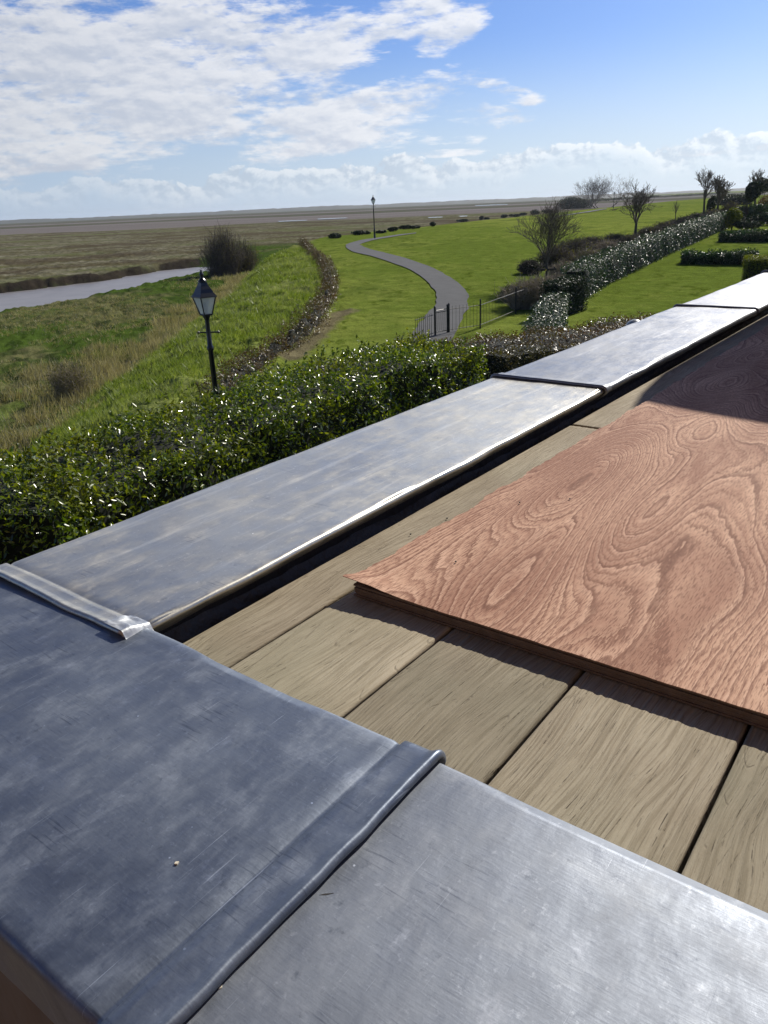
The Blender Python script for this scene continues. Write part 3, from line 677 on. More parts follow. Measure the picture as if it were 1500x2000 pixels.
    F = [tuple(q) for q in np.stack([i, i+15, i+16, i+1], -1)] + [tuple(range(14, -1, -1)), tuple((nS-1)*15+k for k in range(15))]
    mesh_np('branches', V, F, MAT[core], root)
    return root

def bush(name, p, rx, ry, h, leaf, count, matl, label, cat='shrub', group=None, seed=1, stems=5, lobes=5, tumble=1.0, flat=1.0, stem_h=0.0):
    """leafy shrub: leaves through several overlapping lobes plus stems"""
    rng = np.random.default_rng(seed); root = empty(name, tuple(p)); tag(root, label, cat, group)
    C = np.stack([rng.uniform(-.5, .5, lobes)*rx, rng.uniform(-.5, .5, lobes)*ry, stem_h+(h-stem_h)*rng.uniform(.35, .68, lobes)], -1)
    C[0] = (0, 0, stem_h+(h-stem_h)*.55)
    S3 = np.stack([rx*rng.uniform(.42, .68, lobes), ry*rng.uniform(.42, .68, lobes), (h-stem_h)*rng.uniform(.30, .46, lobes)*flat], -1); S3[0] = (rx*.8, ry*.8, (h-stem_h)*.46)
    k = rng.integers(0, lobes, count); d = rng.normal(size=(count, 3)); d /= np.linalg.norm(d, axis=1, keepdims=True)
    r = rng.uniform(.25, 1, count)**.35
    P = C[k]+d*S3[k]*r[:, None]*(1+.22*fbm(d[:, 0]*3+k, d[:, 1]*3+d[:, 2]*3, seed, 3))[:, None]
    P[:, 2] = np.where(P[:, 2] < .03, rng.uniform(.02, .3, count)*h*.4, P[:, 2])
    v, f = leaves_mesh(P, d*.7+rng.normal(size=(count, 3))*tumble*.6, leaf, rng, .5)
    mesh_np('foliage', v, f, matl, root)
    b = MB()
    for i in range(stems):
        q = C[i % lobes]+rng.normal(0, .1, 3)*np.array([rx, ry, h*.3]); b.tube((rng.normal(0, .05)*rx, rng.normal(0, .05)*ry, -.05), tuple(q), .02+h*.008, .006+h*.003, 5)
    b.build('stem', MAT['bark'], root)
    return root

def tubes_np(S0, S1, R0_, R1_, n=4):
    S0, S1 = np.array(S0), np.array(S1); R0_, R1_ = np.array(R0_), np.array(R1_)
    d = S1-S0; d /= np.linalg.norm(d, axis=1, keepdims=True)+1e-9
    ref = np.where(np.abs(d[:, 2:3]) < .9, np.array([[0, 0, 1.]]), np.array([[1., 0, 0]]))
    a = np.cross(d, ref); a /= np.linalg.norm(a, axis=1, keepdims=True); b = np.cross(d, a)
    m = len(S0); V = np.zeros((m, 2, n, 3))
    for i in range(n):
        t = 2*math.pi*i/n; w = a*math.cos(t)+b*math.sin(t)
        V[:, 0, i] = S0+w*R0_[:, None]; V[:, 1, i] = S1+w*R1_[:, None]
    base = np.arange(m)[:, None]*2*n; fs = []
    for i in range(n):
        j = (i+1) % n; fs.append(base+np.array([i, j, n+j, n+i]))
    return V.reshape(-1, 3), np.concatenate(fs, 1).reshape(-1, 4)

def bare_tree(name, p, h, spread, label, cat='tree', group=None, seed=1, trunk=.3, r=.06, levels=4, split=(4, 3, 3, 3), matl='bark', twig='twig', upward=.55, lean=(0, 0), rmin=.006, multi=1, stake=False, clump=0.0):
    """leafless tree: trunk + recursively forking crown"""
    rng = random.Random(seed); root = empty(name, tuple(p)); tag(root, label, cat, group)
    T = ([], [], [], []); K = ([], [], [], [])
    def seg(store, a, b_, ra, rb): store[0].append(tuple(a)); store[1].append(tuple(b_)); store[2].append(ra); store[3].append(rb)
    def grow(a, d, length, ra, lev):
        n = 3 if lev > 0 else 2; pnt = Vector(a); dd = Vector(d)
        pts = [pnt.copy()]
        for i in range(n):
            dd = (dd+Vector((rng.gauss(0, .13), rng.gauss(0, .13), rng.gauss(0.04, .08)))).normalized()
            q = pnt+dd*length/n; seg(K, pnt, q, max(rmin, ra*(1-.55*i/n)), max(rmin*.8, ra*(1-.55*(i+1)/n))); pnt = q; pts.append(pnt.copy())
        if lev >= levels: return
        kn = split[min(lev, len(split)-1)]
        for k in range(kn):
            f = rng.uniform(.3, 1.0) if k else 1.0
            bp = pts[min(n, max(1, int(round(f*n))))]
            ax = Vector((rng.gauss(0, 1), rng.gauss(0, 1), rng.gauss(0, 1))).normalized()
            nd = (dd + ax*.75 + Vector((0, 0, .22*upward))).normalized()
            grow(bp, nd, length*rng.uniform(.55, .8), ra*.5, lev+1)
    for mlt in range(multi):
        ang = rng.uniform(0, 6.28); off = Vector((math.cos(ang), math.sin(ang), 0))*(spread*.12 if multi > 1 else 0)
        th = h*trunk*rng.uniform(.8, 1.1) if multi > 1 else h*trunk
        top = off*1.6+Vector((lean[0]*th, lean[1]*th, th)); m1 = off+(top-off)*.5+Vector((rng.gauss(0, .02), rng.gauss(0, .02), 0))*h*.3
        seg(T, off+Vector((0, 0, -.1)), m1, r*1.15, r*.9); seg(T, m1, top, r*.9, r*.72)
        nb = split[0]
        for k in range(nb):
            an = 2*math.pi*(k+rng.uniform(-.3, .3))/nb; out = spread*.5/(h*(1-trunk))
            d = Vector((math.cos(an)*out*rng.uniform(.6, 1.25), math.sin(an)*out*rng.uniform(.6, 1.25), upward+rng.uniform(0, .5))).normalized()
            grow(top - Vector((0, 0, rng.uniform(0, .1)*th)), d, h*(1-trunk)*rng.uniform(.36, .46), r*.55, 1)
        grow(top, Vector((lean[0], lean[1], 1)).normalized(), h*(1-trunk)*.42, r*.6, 1)
    for q_ in range(multi):
        v, f = tubes_np(*[t__[q_*2:q_*2+2] for t__ in T], n=8); mesh_np('trunk', v, f, MAT[matl], root, True)
    v, f = tubes_np(*K, n=4)
    sc_ = (h-v[:, 2].min()*0)/max(v[:, 2].max(), .1); zt_ = h*trunk
    k2 = (h-zt_*.0)/max(v[:, 2].max(), .1)
    m_ = v[:, 2] > zt_*.9
    v[m_, 2] = zt_*.9 + (v[m_, 2]-zt_*.9)*(h-zt_*.9)/(v[:, 2].max()-zt_*.9)
    mesh_np('crown', v, f, MAT[twig], root)
    if stake:
        b = MB()
        for sx in (-.45, .45): b.tube((sx, 0, -.1), (sx, 0, .95), .045, .045, 6)
        b.box(-.55, .55, -.05, -.01, .74, .86); b.build('stake_frame', MAT['wood'], root)
    return root

def twig_bush(name, p, rx, ry, h, label, group=None, seed=1, count=500, matl='twig', r=.006, leafm=None, leafn=0, leaf=.06, cat='shrub'):
    """dense leafless shrub: curved twigs fanning from the foot, each forking twice"""
    rng = np.random.default_rng(seed); root = empty(name, tuple(p)); tag(root, label, cat, group)
    A0, A1, Ra, Rb = [], [], [], []
    b0 = np.stack([rng.uniform(-.55, .55, count)*rx, rng.uniform(-.55, .55, count)*ry, np.zeros(count)], -1)
    ang = rng.uniform(0, 2*math.pi, count); out = rng.uniform(0, 1, count)**.6
    tip = np.stack([np.cos(ang)*out*rx*.75+b0[:, 0]*.5, np.sin(ang)*out*ry*.75+b0[:, 1]*.5, h*(1-.55*out**2)*rng.uniform(.5, 1.05, count)], -1)
    mid = b0+(tip-b0)*.5+rng.normal(0, .06, (count, 3))*np.array([rx, ry, h*.5])
    A0 += [b0, mid]; A1 += [mid, tip]; Ra += [np.full(count, r*1.8), np.full(count, r*1.2)]; Rb += [np.full(count, r*1.2), np.full(count, r*.6)]
    for k in range(3):
        f = rng.uniform(.2, .9, count)[:, None]; s_ = mid+(tip-mid)*f; e_ = s_+rng.normal(0, 1, (count, 3))*np.array([.16*rx, .16*ry, .10*h])+np.array([0, 0, .09*h])
        A0.append(s_); A1.append(e_); Ra.append(np.full(count, r*.9)); Rb.append(np.full(count, r*.5))
    v, f = tubes_np(np.concatenate(A0), np.concatenate(A1), np.concatenate(Ra), np.concatenate(Rb), n=3)
    v[:, 2] = np.maximum(v[:, 2], -.05)
    mesh_np('twigs', v, f, MAT[matl], root)
    if leafn:
        k = rng.integers(0, count, leafn); P = mid[k]+(tip[k]-mid[k])*rng.uniform(0, 1, leafn)[:, None]+rng.normal(0, .1, (leafn, 3))*np.array([rx, ry, h])
        P[:, 2] = np.abs(P[:, 2]); v, f = leaves_mesh(P, rng.normal(size=(leafn, 3))+np.array([0, 0, .6]), leaf, rng, .5); mesh_np('foliage', v, f, MAT[leafm], root)
    return root

# ------------------------------------------------------------------ terrace: lead coping, deck, plywood
ORG = Vector((-0.303, 0.848, -0.48)); PHI = math.atan2(.7912, .6115)     # local x = u (away along the first run), local y = -v
TER_ROT = PHI
def ter_empty(name, u=0, v=0, z=0, rz=0):
    c, s = math.cos(TER_ROT), math.sin(TER_ROT)
    lx, ly = u, -v
    return empty(name, (ORG.x+c*lx-s*ly, ORG.y+s*lx+c*ly, ORG.z+z), TER_ROT+rz)
WID = 0.34
def lead_sheet(parent, run, a0, a1, start_lap, end_lap, material, seed, inner_drop=.030, outer_drop=.09, base=0.0):
    """run 1: length along u, cross = v from -WID to 0.   run 2: length along v, cross = u from -WID to 0"""
    rad = .0075
    prof = []                                     # (cross, z, n_cross, n_z, weight of looseness)
    for k in range(9): prof.append((-WID, -outer_drop+(outer_drop-rad)*k/9, -1, 0, 1-k/9))
    for k in range(7):
        t = math.pi/2*k/6; prof.append((-WID+rad-rad*math.cos(t), -rad+rad*math.sin(t), -math.cos(t), math.sin(t), 0))
    for k in range(1, 34): prof.append((-WID+rad+(WID-2*rad)*k/34, 0, 0, 1, 0))
    for k in range(7):
        t = math.pi/2*k/6; prof.append((-rad+rad*math.sin(t), -rad+rad*math.cos(t), math.sin(t), math.cos(t), 0))
    for k in range(1, 12): prof.append((0, -rad-(inner_drop-rad)*k/11, 1, 0, k/11))
    prof = np.array(prof)
    # stations along the run with offset d
    st = []
    def bead(hh, wd):                              # rolled lap edge seen from the free end inward
        q = [(0.004, -.0004), (0.003, .0015), (0.0, .003)]
        for k in range(1, 9):
            t = math.pi*k/9*.72; q.append((.0045-.0045*math.cos(t), .003+(hh-.003)*math.sin(t)))
        q += [(.012, hh*.62), (.016, hh*.52), (wd*.7, hh*.51), (wd*.9, hh*.47), (wd*.96, hh*.10), (wd, -.0014), (wd+.004, -.0010), (wd+.008, .0)]
        return q
    sl = bead(*start_lap) if start_lap else [(0, 0)]
    el = bead(*end_lap) if end_lap else [(0, 0)]
    st += [(a0+e, d) for e, d in sl]
    i0 = st[-1][0]; i1 = a1-el[-1][0]; n = max(4, int((i1-i0)/.012))
    st += [(i0+(i1-i0)*k/n, 0.0) for k in range(1, n)]
    st += [(a1-e, d) for e, d in reversed(el)]
    st = np.array(st)
    A = st[:, 0][:, None]; D = st[:, 1][:, None]
    Cc, Zz, Nc, Nz, Lw = (prof[:, i][None, :] for i in range(5))
    AA = A+0*Cc
    wav = fbm(AA*6, Cc*9+Zz*9, seed, 3)*.0022 + fbm(AA*1.7, Cc*2.2, seed+5, 2)*.0035
    loose = np.where(Cc > -.1, -.022*Lw**1.3 + fbm(AA*7, Lw*1.2+seed, seed+9, 4)*.007*Lw, -.01*Lw)
    edge = fbm(AA*5.5, 0*Cc+seed, seed+3, 3)*.006*np.exp(-(Cc/.03)**2)
    dd = D+wav+loose+base
    C2 = Cc+Nc*dd+edge*(Nc > .2)
    Z2 = Zz+Nz*dd-np.abs(edge)*.4*(Nc > .2)
    # wavy lap edges
    wob = fbm(C2*14, 0*AA+seed, seed+11, 3)*.0035
    near0 = np.exp(-((AA-a0)/.03)**2) if start_lap else 0; near1 = np.exp(-((AA-a1)/.03)**2) if end_lap else 0
    A2 = AA+wob*(near0+near1)
    if run == 1: X, Y = A2, -C2
    else: X, Y = C2, -A2
    V = np.stack([X, Y, Z2], -1).reshape(-1, 3); m = prof.shape[0]; k = len(st)
    i = (np.arange(k-1)[:, None]*m+np.arange(m-1)[None, :]).ravel()
    F = np.stack([i, i+1, i+m+1, i+m], -1) if run == 1 else np.stack([i, i+m, i+m+1, i+1], -1)
    o = mesh_np('lead_sheet', V, F[:, ::-1] if run == 1 else F[:, ::-1], material, parent, True)
    return o
cop = ter_empty('parapet_wall'); tag(cop, 'L-shaped parapet wall capped with dull grey lead sheets around the deck', 'parapet')
LD = MAT['lead']
s_ = lead_sheet(cop, 2, -.37, .440, None, (.0095, .046), LD[4], 1); s_['label'] = 'corner lead sheet tinted for blue sky reflection, with scuffs and a rolled lap edge'
s_ = lead_sheet(cop, 2, .418, 2.1, None, None, LD[5], 2, base=-.0012); s_['label'] = 'paler lead sheet nearest the viewer, scratched and smeared'
s_ = lead_sheet(cop, 1, -.034, 1.50, (.0085, .036), None, LD[0], 3, base=.0008); s_['label'] = 'lead sheet beyond the corner, its tint brightened for silvery glare'
lead_sheet(cop, 1, 1.479, 3.175, (.0095, .05), None, LD[1], 4, base=.002)
lead_sheet(cop, 1, 3.150, 4.86, (.009, .05), None, LD[2], 5, base=.0032)
lead_sheet(cop, 1, 4.835, 7.6, (.012, .02), None, LD[3], 6, base=.0044)
b = MB(); b.box(-.318, 7.6, .035, .322, -4.4, -.012); b.box(-.318, -.02, -2.1, .0175, -4.4, -.0125)
b.build('wall', MAT['stone'], cop)
b = MB(); b.box(-.06, 7.6, -2.3, .03, -.19, -.105); b.box(.0, 7.6, .0285, .034, -.105, -.024); b.build('gap_shade_lining', MAT['gap_shade'], cop)  # black sheets added so the gap's shade sits in their colour
def flashing():
    us_ = np.linspace(.004, 7.5, 1500); ks = np.linspace(0, 1, 9); Ug, Kg = np.meshgrid(us_, ks, indexing='ij')
    amp = .55+.45*np.exp(-Ug/.35)+np.clip(fbm(Ug*5, Ug*0, 141, 3), -.3, .6)
    v_ = -.026 + .028*np.sin(np.pi*Kg*.62)*amp + fbm(Ug*22, Kg*2, 142, 3)*.004
    z_ = -.046-.050*Kg + fbm(Ug*9, Kg, 143, 3)*.008 + .010*np.exp(-Ug/.25)
    V = np.stack([Ug, -v_, z_], -1).reshape(-1, 3); n = 9; i = (np.arange(1499)[:, None]*n+np.arange(8)[None, :]).ravel()
    mesh_np('dressed_flashing', V, np.stack([i, i+n, i+n+1, i+1], -1), simple('soft lead with painted shade', (.05, .047, .042), .55, .3, .4, 60, .3), cop, True)  # lead colour darkened to carry the shade of the gap
flashing()
# torn, beaten-up lead at the inside corner
def crumple():
    n = 26; g = np.linspace(0, 1, n); U_, V_ = np.meshgrid(g, g, indexing='ij')
    X = -.034+.040*U_; Yv = -.040+.046*V_
    z = .0075*(1-sstep(.3, 1, U_)) + fbm(U_*3, V_*3, 91, 3)*.004*np.sin(np.pi*np.clip(U_, 0, 1))**.5 + .003
    z = z - .012*sstep(.78, 1.0, V_)
    V = np.stack([X, -Yv, z], -1).reshape(-1, 3); i = (np.arange(n-1)[:, None]*n+np.arange(n-1)[None, :]).ravel()
    o = mesh_np('crimped_corner', V, np.stack([i, i+1, i+n+1, i+n], -1), LD[6], cop, True); o['label'] = 'bright crumpled lead where the two runs meet'
crumple()

deck = ter_empty('terrace_deck', 0, 0, -.04); tag(deck, 'sand-brown wood-grain terrace deck boards inside the lead coping', 'decking')
def deck_board(u0, u1, v0, v1, seed):
    fine = u0 < .3
    us = np.concatenate([np.linspace(u0, min(u0+.45, u1), 190), np.linspace(min(u0+.45, u1)+.02, u1, 60)]) if fine else np.concatenate([[u0, u0+.001, u0+.002, u0+.0035], np.linspace(u0+.01, u1, 60)])
    nv = 200 if fine else 40
    rad = .0035
    vs = np.linspace(v0, v1, nv)
    Ug, Vg = np.meshgrid(us, vs, indexing='ij')
    e = np.minimum(np.minimum(Vg-v0, v1-Vg), rad); z = -(rad-np.sqrt(np.maximum(rad*rad-(rad-e)**2, 0)))
    eu = np.minimum(np.minimum(Ug-u0, u1-Ug), rad); z = z-(rad-np.sqrt(np.maximum(rad*rad-(rad-eu)**2, 0)))
    wv = fbm(Ug*3+seed, Vg*5, seed, 2)*.03
    z = z + (fbm(Ug*10, (Vg+wv)*190, seed+2, 3)*.0011 if fine else 0)
    top = np.stack([Ug, -Vg, z], -1).reshape(-1, 3); n = len(us); i = (np.arange(n-1)[:, None]*nv+np.arange(nv-1)[None, :]).ravel()
    F = [tuple(q) for q in np.stack([i, i+1, i+nv+1, i+nv], -1)[:, ::-1]]
    # sides
    ring = [k for k in range(nv)] + [r_*nv+nv-1 for r_ in range(1, n)] + [(n-1)*nv+k for k in range(nv-2, -1, -1)] + [r_*nv for r_ in range(n-2, 0, -1)]
    low = top[ring].copy(); low[:, 2] = -.032; B = len(top); V = np.vstack([top, low]); m = len(ring)
    F += [(ring[k], ring[(k+1) % m], B+(k+1) % m, B+k) for k in range(m)]
    F.append(tuple(B+k for k in range(m-1, -1, -1)))
    me = mesh_np('deck_board', V, F, MAT['board'], deck, False)
    me.data.polygons.foreach_set('use_smooth', np.array([k < (n-1)*(nv-1) for k in range(len(me.data.polygons))]))
    me.location.z = 0
    return me
edges = [(.010, .1025), (.1060, .2830), (.2865, .4650), (.4685, .6480), (.6515, .8300), (.8335, 1.012), (1.0155, 1.194), (1.1975, 1.376), (1.3795, 1.558), (1.5615, 1.74), (1.7435, 1.922)]
for k, (v0, v1) in enumerate(edges):
    if k == 0:
        deck_board(.006, 1.2515, v0, v1, 3); deck_board(1.2545, 7.4, v0, v1, 4)
    else: deck_board(.006, 7.4, v0, v1, 10+k*3)

ply = ter_empty('plywood_sheet', .26, .12, -.0385); tag(ply, 'reddish plywood sheet with swirling grain lying flat on the deck boards', 'plywood')
def build_ply():
    Lu, Lv, th = 3.06, 1.22, .0185
    b = MB(); nl = 7
    # laminated edge: layers with slight steps
    for k in range(nl):
        z0 = .0005+th*k/nl; z1 = .0005+th*(k+1)/nl-.00012; ins = (.0022 if k % 2 else 0.0008)+.0006*(k % 3)
        b.box(ins, Lu-ins, -Lv+ins, -ins-.002*(k == 5), z0, z1)
    b.build('plywood_core', MAT['plycore'], ply)
    us = np.concatenate([np.linspace(0, .2, 60), np.linspace(.205, Lu, 420)]); vs = np.concatenate([np.linspace(0, .12, 50), np.linspace(.125, Lv, 90)])
    Ug, Vg = np.meshgrid(us, vs, indexing='ij')
    lift = .0075*np.exp(-((Ug/.03)**2))*np.exp(-((Vg/.06)**2)) + .0012*np.exp(-((Vg/.02)**2))*(fbm(Ug*8, Vg*2, 5, 3)+.4)
    z = th+.0010+lift+fbm(Ug*2, Vg*2, 9, 2)*.0008
    rag = (fbm(Ug*22, Vg*0, 6, 5)*.010+np.abs(fbm(Ug*70, Vg*0, 16, 3))*.006-.010)*np.exp(-((Vg/.012)**2))   # ragged long edge
    ragu = (fbm(Vg*60, Ug*0, 7, 3)*.0016)*np.exp(-((Ug/.006)**2))
    poke = -.012*np.exp(-((Ug/.02)**2))*np.exp(-((Vg/.02)**2))
    Vg2 = Vg-rag*(-1)+poke*.8; Ug2 = Ug+ragu-.0008
    top = np.stack([Ug2, -Vg2, z], -1).reshape(-1, 3); bot = top.copy(); bot[:, 2] -= .0009
    nv = len(vs); n = len(us); i = (np.arange(n-1)[:, None]*nv+np.arange(nv-1)[None, :]).ravel()
    q = np.stack([i, i+nv, i+nv+1, i+1], -1)[:, ::-1][:, ::-1]
    B = len(top); F = [tuple(a) for a in q[:, ::-1]] + [tuple(B+a for a in r_) for r_ in q]
    ring = [k for k in range(nv)] + [r_*nv+nv-1 for r_ in range(1, n)] + [(n-1)*nv+k for k in range(nv-2, -1, -1)] + [r_*nv for r_ in range(n-2, 0, -1)]
    m = len(ring); F += [(ring[k], B+ring[k], B+ring[(k+1) % m], ring[(k+1) % m]) for k in range(m)]
    o = mesh_np('top_veneer', np.vstack([top, bot]), F, MAT['veneer'], ply, False)
    o['label'] = 'reddish swirling veneer, curled up and torn at its near corner'
build_ply()

# unseen caster added right of frame, shaped to throw the rounded shadow on plywood
caster = ter_empty('unseen_shadow_caster', 3.60, .72, -.04); tag(caster, 'unseen charcoal round-topped shape added on the deck to cast a shadow', 'shadow_caster')
def shadow_caster():
    n = 40; V = []; F = []
    prof = []
    for k in range(n+1):
        v = -.70+1.40*k/n; w = (abs(v)/.70)
        prof.append((v, 1.33+.10*(1-w**2)-.30*max(0, (w-.86)/.14)**2.2))
    rows = [(-.17, .0), (-.19, .45), (-.19, .9)]
    for side, (du, zf) in enumerate(((-.20, 0), (-.21, .5), (-.20, .93), (-.10, 1.0), (.10, 1.0), (.20, .93), (.21, .5), (.20, 0))):
        for v, zt in prof: V.append((du, -v, max(.0, zf*zt)+.03))
    m = n+1
    for s2 in range(7):
        for k in range(n): F.append((s2*m+k, s2*m+k+1, (s2+1)*m+k+1, (s2+1)*m+k))
    F.append(tuple(s2*m for s2 in range(8))); F.append(tuple(s2*m+n for s2 in range(7, -1, -1)))
    mesh_np('caster_shell', np.array(V), F, MAT['cover'], caster, True)
    for sx in (-1, 1):
        for sy in (-1, 1):
            w = MB(); w.tube((sx*.15, sy*.6-.02, .035), (sx*.15, sy*.6+.02, .035), .034, .034, 14); w.build('caster_foot', MAT['iron'], caster)
shadow_caster()

# unseen brick wall added behind the viewer to block sky and darken reflections
hs = empty('sky_blocker', (0, -1.6, -4.8)); tag(hs, 'unseen brick wall with sash windows, added behind the viewer to block sky light', 'sky_blocker')
def sky_blocker():
    m, nt, b_, o = mat('red brick'); br = nt.nodes.new('ShaderNodeTexBrick'); nt.links.new(MAPV(nt, o, rot=(R(90), 0, 0)), br.inputs['Vector'])
    br.inputs['Scale'].default_value = 4.4; br.inputs['Color1'].default_value = (.16, .065, .04, 1); br.inputs['Color2'].default_value = (.11, .045, .03, 1); br.inputs['Mortar'].default_value = (.2, .18, .15, 1)
    nt.links.new(br.outputs[0], b_.inputs['Base Color']); b_.inputs['Roughness'].default_value = .9
    b = MB(); xs = [-7, -3.2, -2.0, 2.4, 3.6, 7]
    for k in range(5):
        if k in (1, 3): b.box(xs[k], xs[k+1], -.35, 0, -.4, 5.2); b.box(xs[k], xs[k+1], -.35, 0, 6.9, 9.5)
        else: b.box(xs[k], xs[k+1], -.35, 0, -.4, 9.5)
    b.build('wall', m, hs)
    for k in (1, 3):
        f = MB(); a, c = xs[k], xs[k+1]
        f.box(a, a+.06, -.2, -.1, 5.2, 6.9); f.box(c-.06, c, -.2, -.1, 5.2, 6.9); f.box(a+.06, c-.06, -.2, -.1, 5.2, 5.27); f.box(a+.06, c-.06, -.2, -.1, 6.83, 6.9); f.box(a+.06, c-.06, -.19, -.11, 6.0, 6.05)
        w = f.build('window', MAT['chip'], hs); g = MB(); g.box(a+.06, c-.06, -.16, -.15, 5.27, 6.83); g.build('pane', MAT['pool'], w)
    r = MB(); r.add([(-7.3, .4, 9.4), (7.3, .4, 9.4), (7.3, -4, 12.5), (-7.3, -4, 12.5), (-7.3, .4, 9.55), (7.3, .4, 9.55), (7.3, -4, 12.65), (-7.3, -4, 12.65)], [(3, 2, 1, 0), (4, 5, 6, 7), (0, 1, 5, 4), (1, 2, 6, 5), (2, 3, 7, 6), (3, 0, 4, 7)]); r.build('roof', MAT['iron'], hs)
sky_blocker()

# bits lying about
def bit(name, px, py, z, shape, m, label, cat, group=None):
    p = spot_z(px, py, z); e = shape(); o = e.build(name, m); o.location = p; o.rotation_euler.z = random.uniform(0, 6.28) if group else 0
    tag(o, label, cat, group); return o
def sliver(l, w, t=.0012, rz=0.0):
    def f():
        b = MB(); c, s = math.cos(rz), math.sin(rz)
        q = [(-l/2, 0, 0), (-l*.1, w/2, 0), (l/2, w*.1, 0), (0, -w/2, 0)]; q = [(c*a-s*b_, s*a+c*b_, z) for a, b_, z in q]
        b.add(q+[(a, b_, t) for a, b_, _ in q], [(3, 2, 1, 0), (4, 5, 6, 7), (0, 1, 5, 4), (1, 2, 6, 5), (2, 3, 7, 6), (3, 0, 4, 7)]); return b
    return f
bit('straw', 716, 1632, -.4835, sliver(.008, .0012, .0028, .4), MAT['straw'], 'tiny straw-coloured splinter lying by the rolled lead seam', 'splinter')
bit('splinter', 638, 1751, -.4845, sliver(.011, .0016, .0025, .1), MAT['grit'], 'thin dark splinter on the nearest pale lead sheet', 'splinter')
bit('wood_chip', 346, 1690, -.4825, sliver(.004, .003, .003, .5), MAT['chip'], 'pale wood chip alone on the blue-grey corner sheet', 'wood chip')
bit('wood_chip', 432, 1933, -.4835, sliver(.004, .002, .003, 1.), MAT['chip'], 'pale wood chip beside the bead near the lower left', 'wood chip')
GL = ('topmost black speck of grit on the plywood, inside the swirls', 'black speck of grit on the plywood left of the topmost speck', 'lowest black speck of grit on the plywood, near its torn corner', 'black speck of grit on the first deck board beside the lead gap', 'black speck of grit close to the ragged long edge of the plywood')
for gi, q in enumerate(((1113, 975), (1015, 982), (890, 1098), (802, 1044), (873, 1013))):
    bit('grit', *q, -.4975 if q[0] > 880 else -.518, sliver(.0035, .0028, .0018), MAT['grit'], GL[gi], 'grit', 'specks of black grit on the wood')

# ------------------------------------------------------------------ street lamps
def street_lamp(p, total, label, rz=R(40), group='black post-top lanterns'):
    root = empty('street_lamp', tuple(p), rz); tag(root, label, 'street lamp', group)
    s = 1.0; top = total; zr = top-.44; zg = zr-.30      # eaves height, lantern floor
    b = MB(); b.lathe([(.11, -.05), (.11, .10), (.095, .14), (.085, .75), (.10, .80), (.07, .86), (.052, 1.0), (.045, zg-.62), (.060, zg-.60), (.060, zg-.55), (.043, zg-.52), (.036, zg-.10), (.05, zg-.06), (.07, zg-.02), (.07, zg)], 14)
    b.build('post', MAT['black'], root, True)
    b = MB(); b.tube((-.125, .125, zg-.30), (.125, -.125, zg-.30), .012, .014, 8); 
    for q in (-1, 1): b.lathe([(.0, zg-.33), (.024, zg-.31), (.024, zg-.29), (0.0, zg-.27)], 8, (q*.125, -q*.125))
    b.build('ladder_bar', MAT['black'], root)
    w0, w1 = .074, .142
    b = MB()
    for sx, sy in ((-1, -1), (1, -1), (1, 1), (-1, 1)): b.tube((sx*w0, sy*w0, zg), (sx*w1, sy*w1, zr), .011, .011, 6)
    for w_, z_ in ((w0, zg), (w1, zr)):
        c4 = [(-w_, -w_, z_), (w_, -w_, z_), (w_, w_, z_), (-w_, w_, z_)]
        for k in range(4): b.tube(c4[k], c4[(k+1) % 4], .013, .013, 6)
    b.box(-w0, w0, -w0, w0, zg-.012, zg+.0); b.build('lantern_frame', MAT['black'], root)
    for k in range(4):
        a = [(-w0, -w0, zg+.01), (w0, -w0, zg+.01), (w1, -w1, zr-.01), (-w1, -w1, zr-.01)]
        a = [(x, y+.004, z) for x, y, z in a]; a2 = [(x, y+.003, z) for x, y, z in a]
        g = MB(); g.add(a+a2, [(0, 1, 2, 3), (7, 6, 5, 4), (0, 4, 5, 1), (1, 5, 6, 2), (2, 6, 7, 3), (3, 7, 4, 0)])
        o = g.build('pane', MAT['glass'], root); o.rotation_euler.z = math.pi/2*k
    b = MB(); rows = [(.158, zr-.008), (.158, zr+.010), (.122, zr+.065), (.100, zr+.125), (.065, zr+.19), (.055, zr+.235)]
    vs = []; fs = []
    for w_, z_ in rows: vs += [(-w_, -w_, z_), (w_, -w_, z_), (w_, w_, z_), (-w_, w_, z_)]
    for k in range(len(rows)-1):
        for j in range(4): fs.append((k*4+j, k*4+(j+1) % 4, (k+1)*4+(j+1) % 4, (k+1)*4+j))
    fs += [(3, 2, 1, 0), tuple(len(vs)-4+j for j in range(4))]; b.add(vs, fs); b.build('lantern_roof', MAT['black'], root)
    b = MB(); b.lathe([(.062, zr+.235), (.075, zr+.25), (.060, zr+.275), (.035, zr+.30), (.022, zr+.32), (.036, zr+.345), (.040, zr+.365), (.028, zr+.39), (.012, zr+.41), (.020, zr+.425), (.006, zr+.44)], 12); b.build('finial', MAT['black'], root, True)
    b = MB(); b.lathe([(.018, zg+.01), (.018, zg+.06), (.032, zg+.09), (.034, zg+.16), (.02, zg+.20), (.0, zg+.21)], 10); b.build('bulb', MAT['globe'], root, True)
    return root
def copy_tree(o, parent=None):
    c = o.copy(); COL.objects.link(c)
    if parent: c.parent = parent
    for ch in [q for q in o.children]: copy_tree(ch, c)
    return c
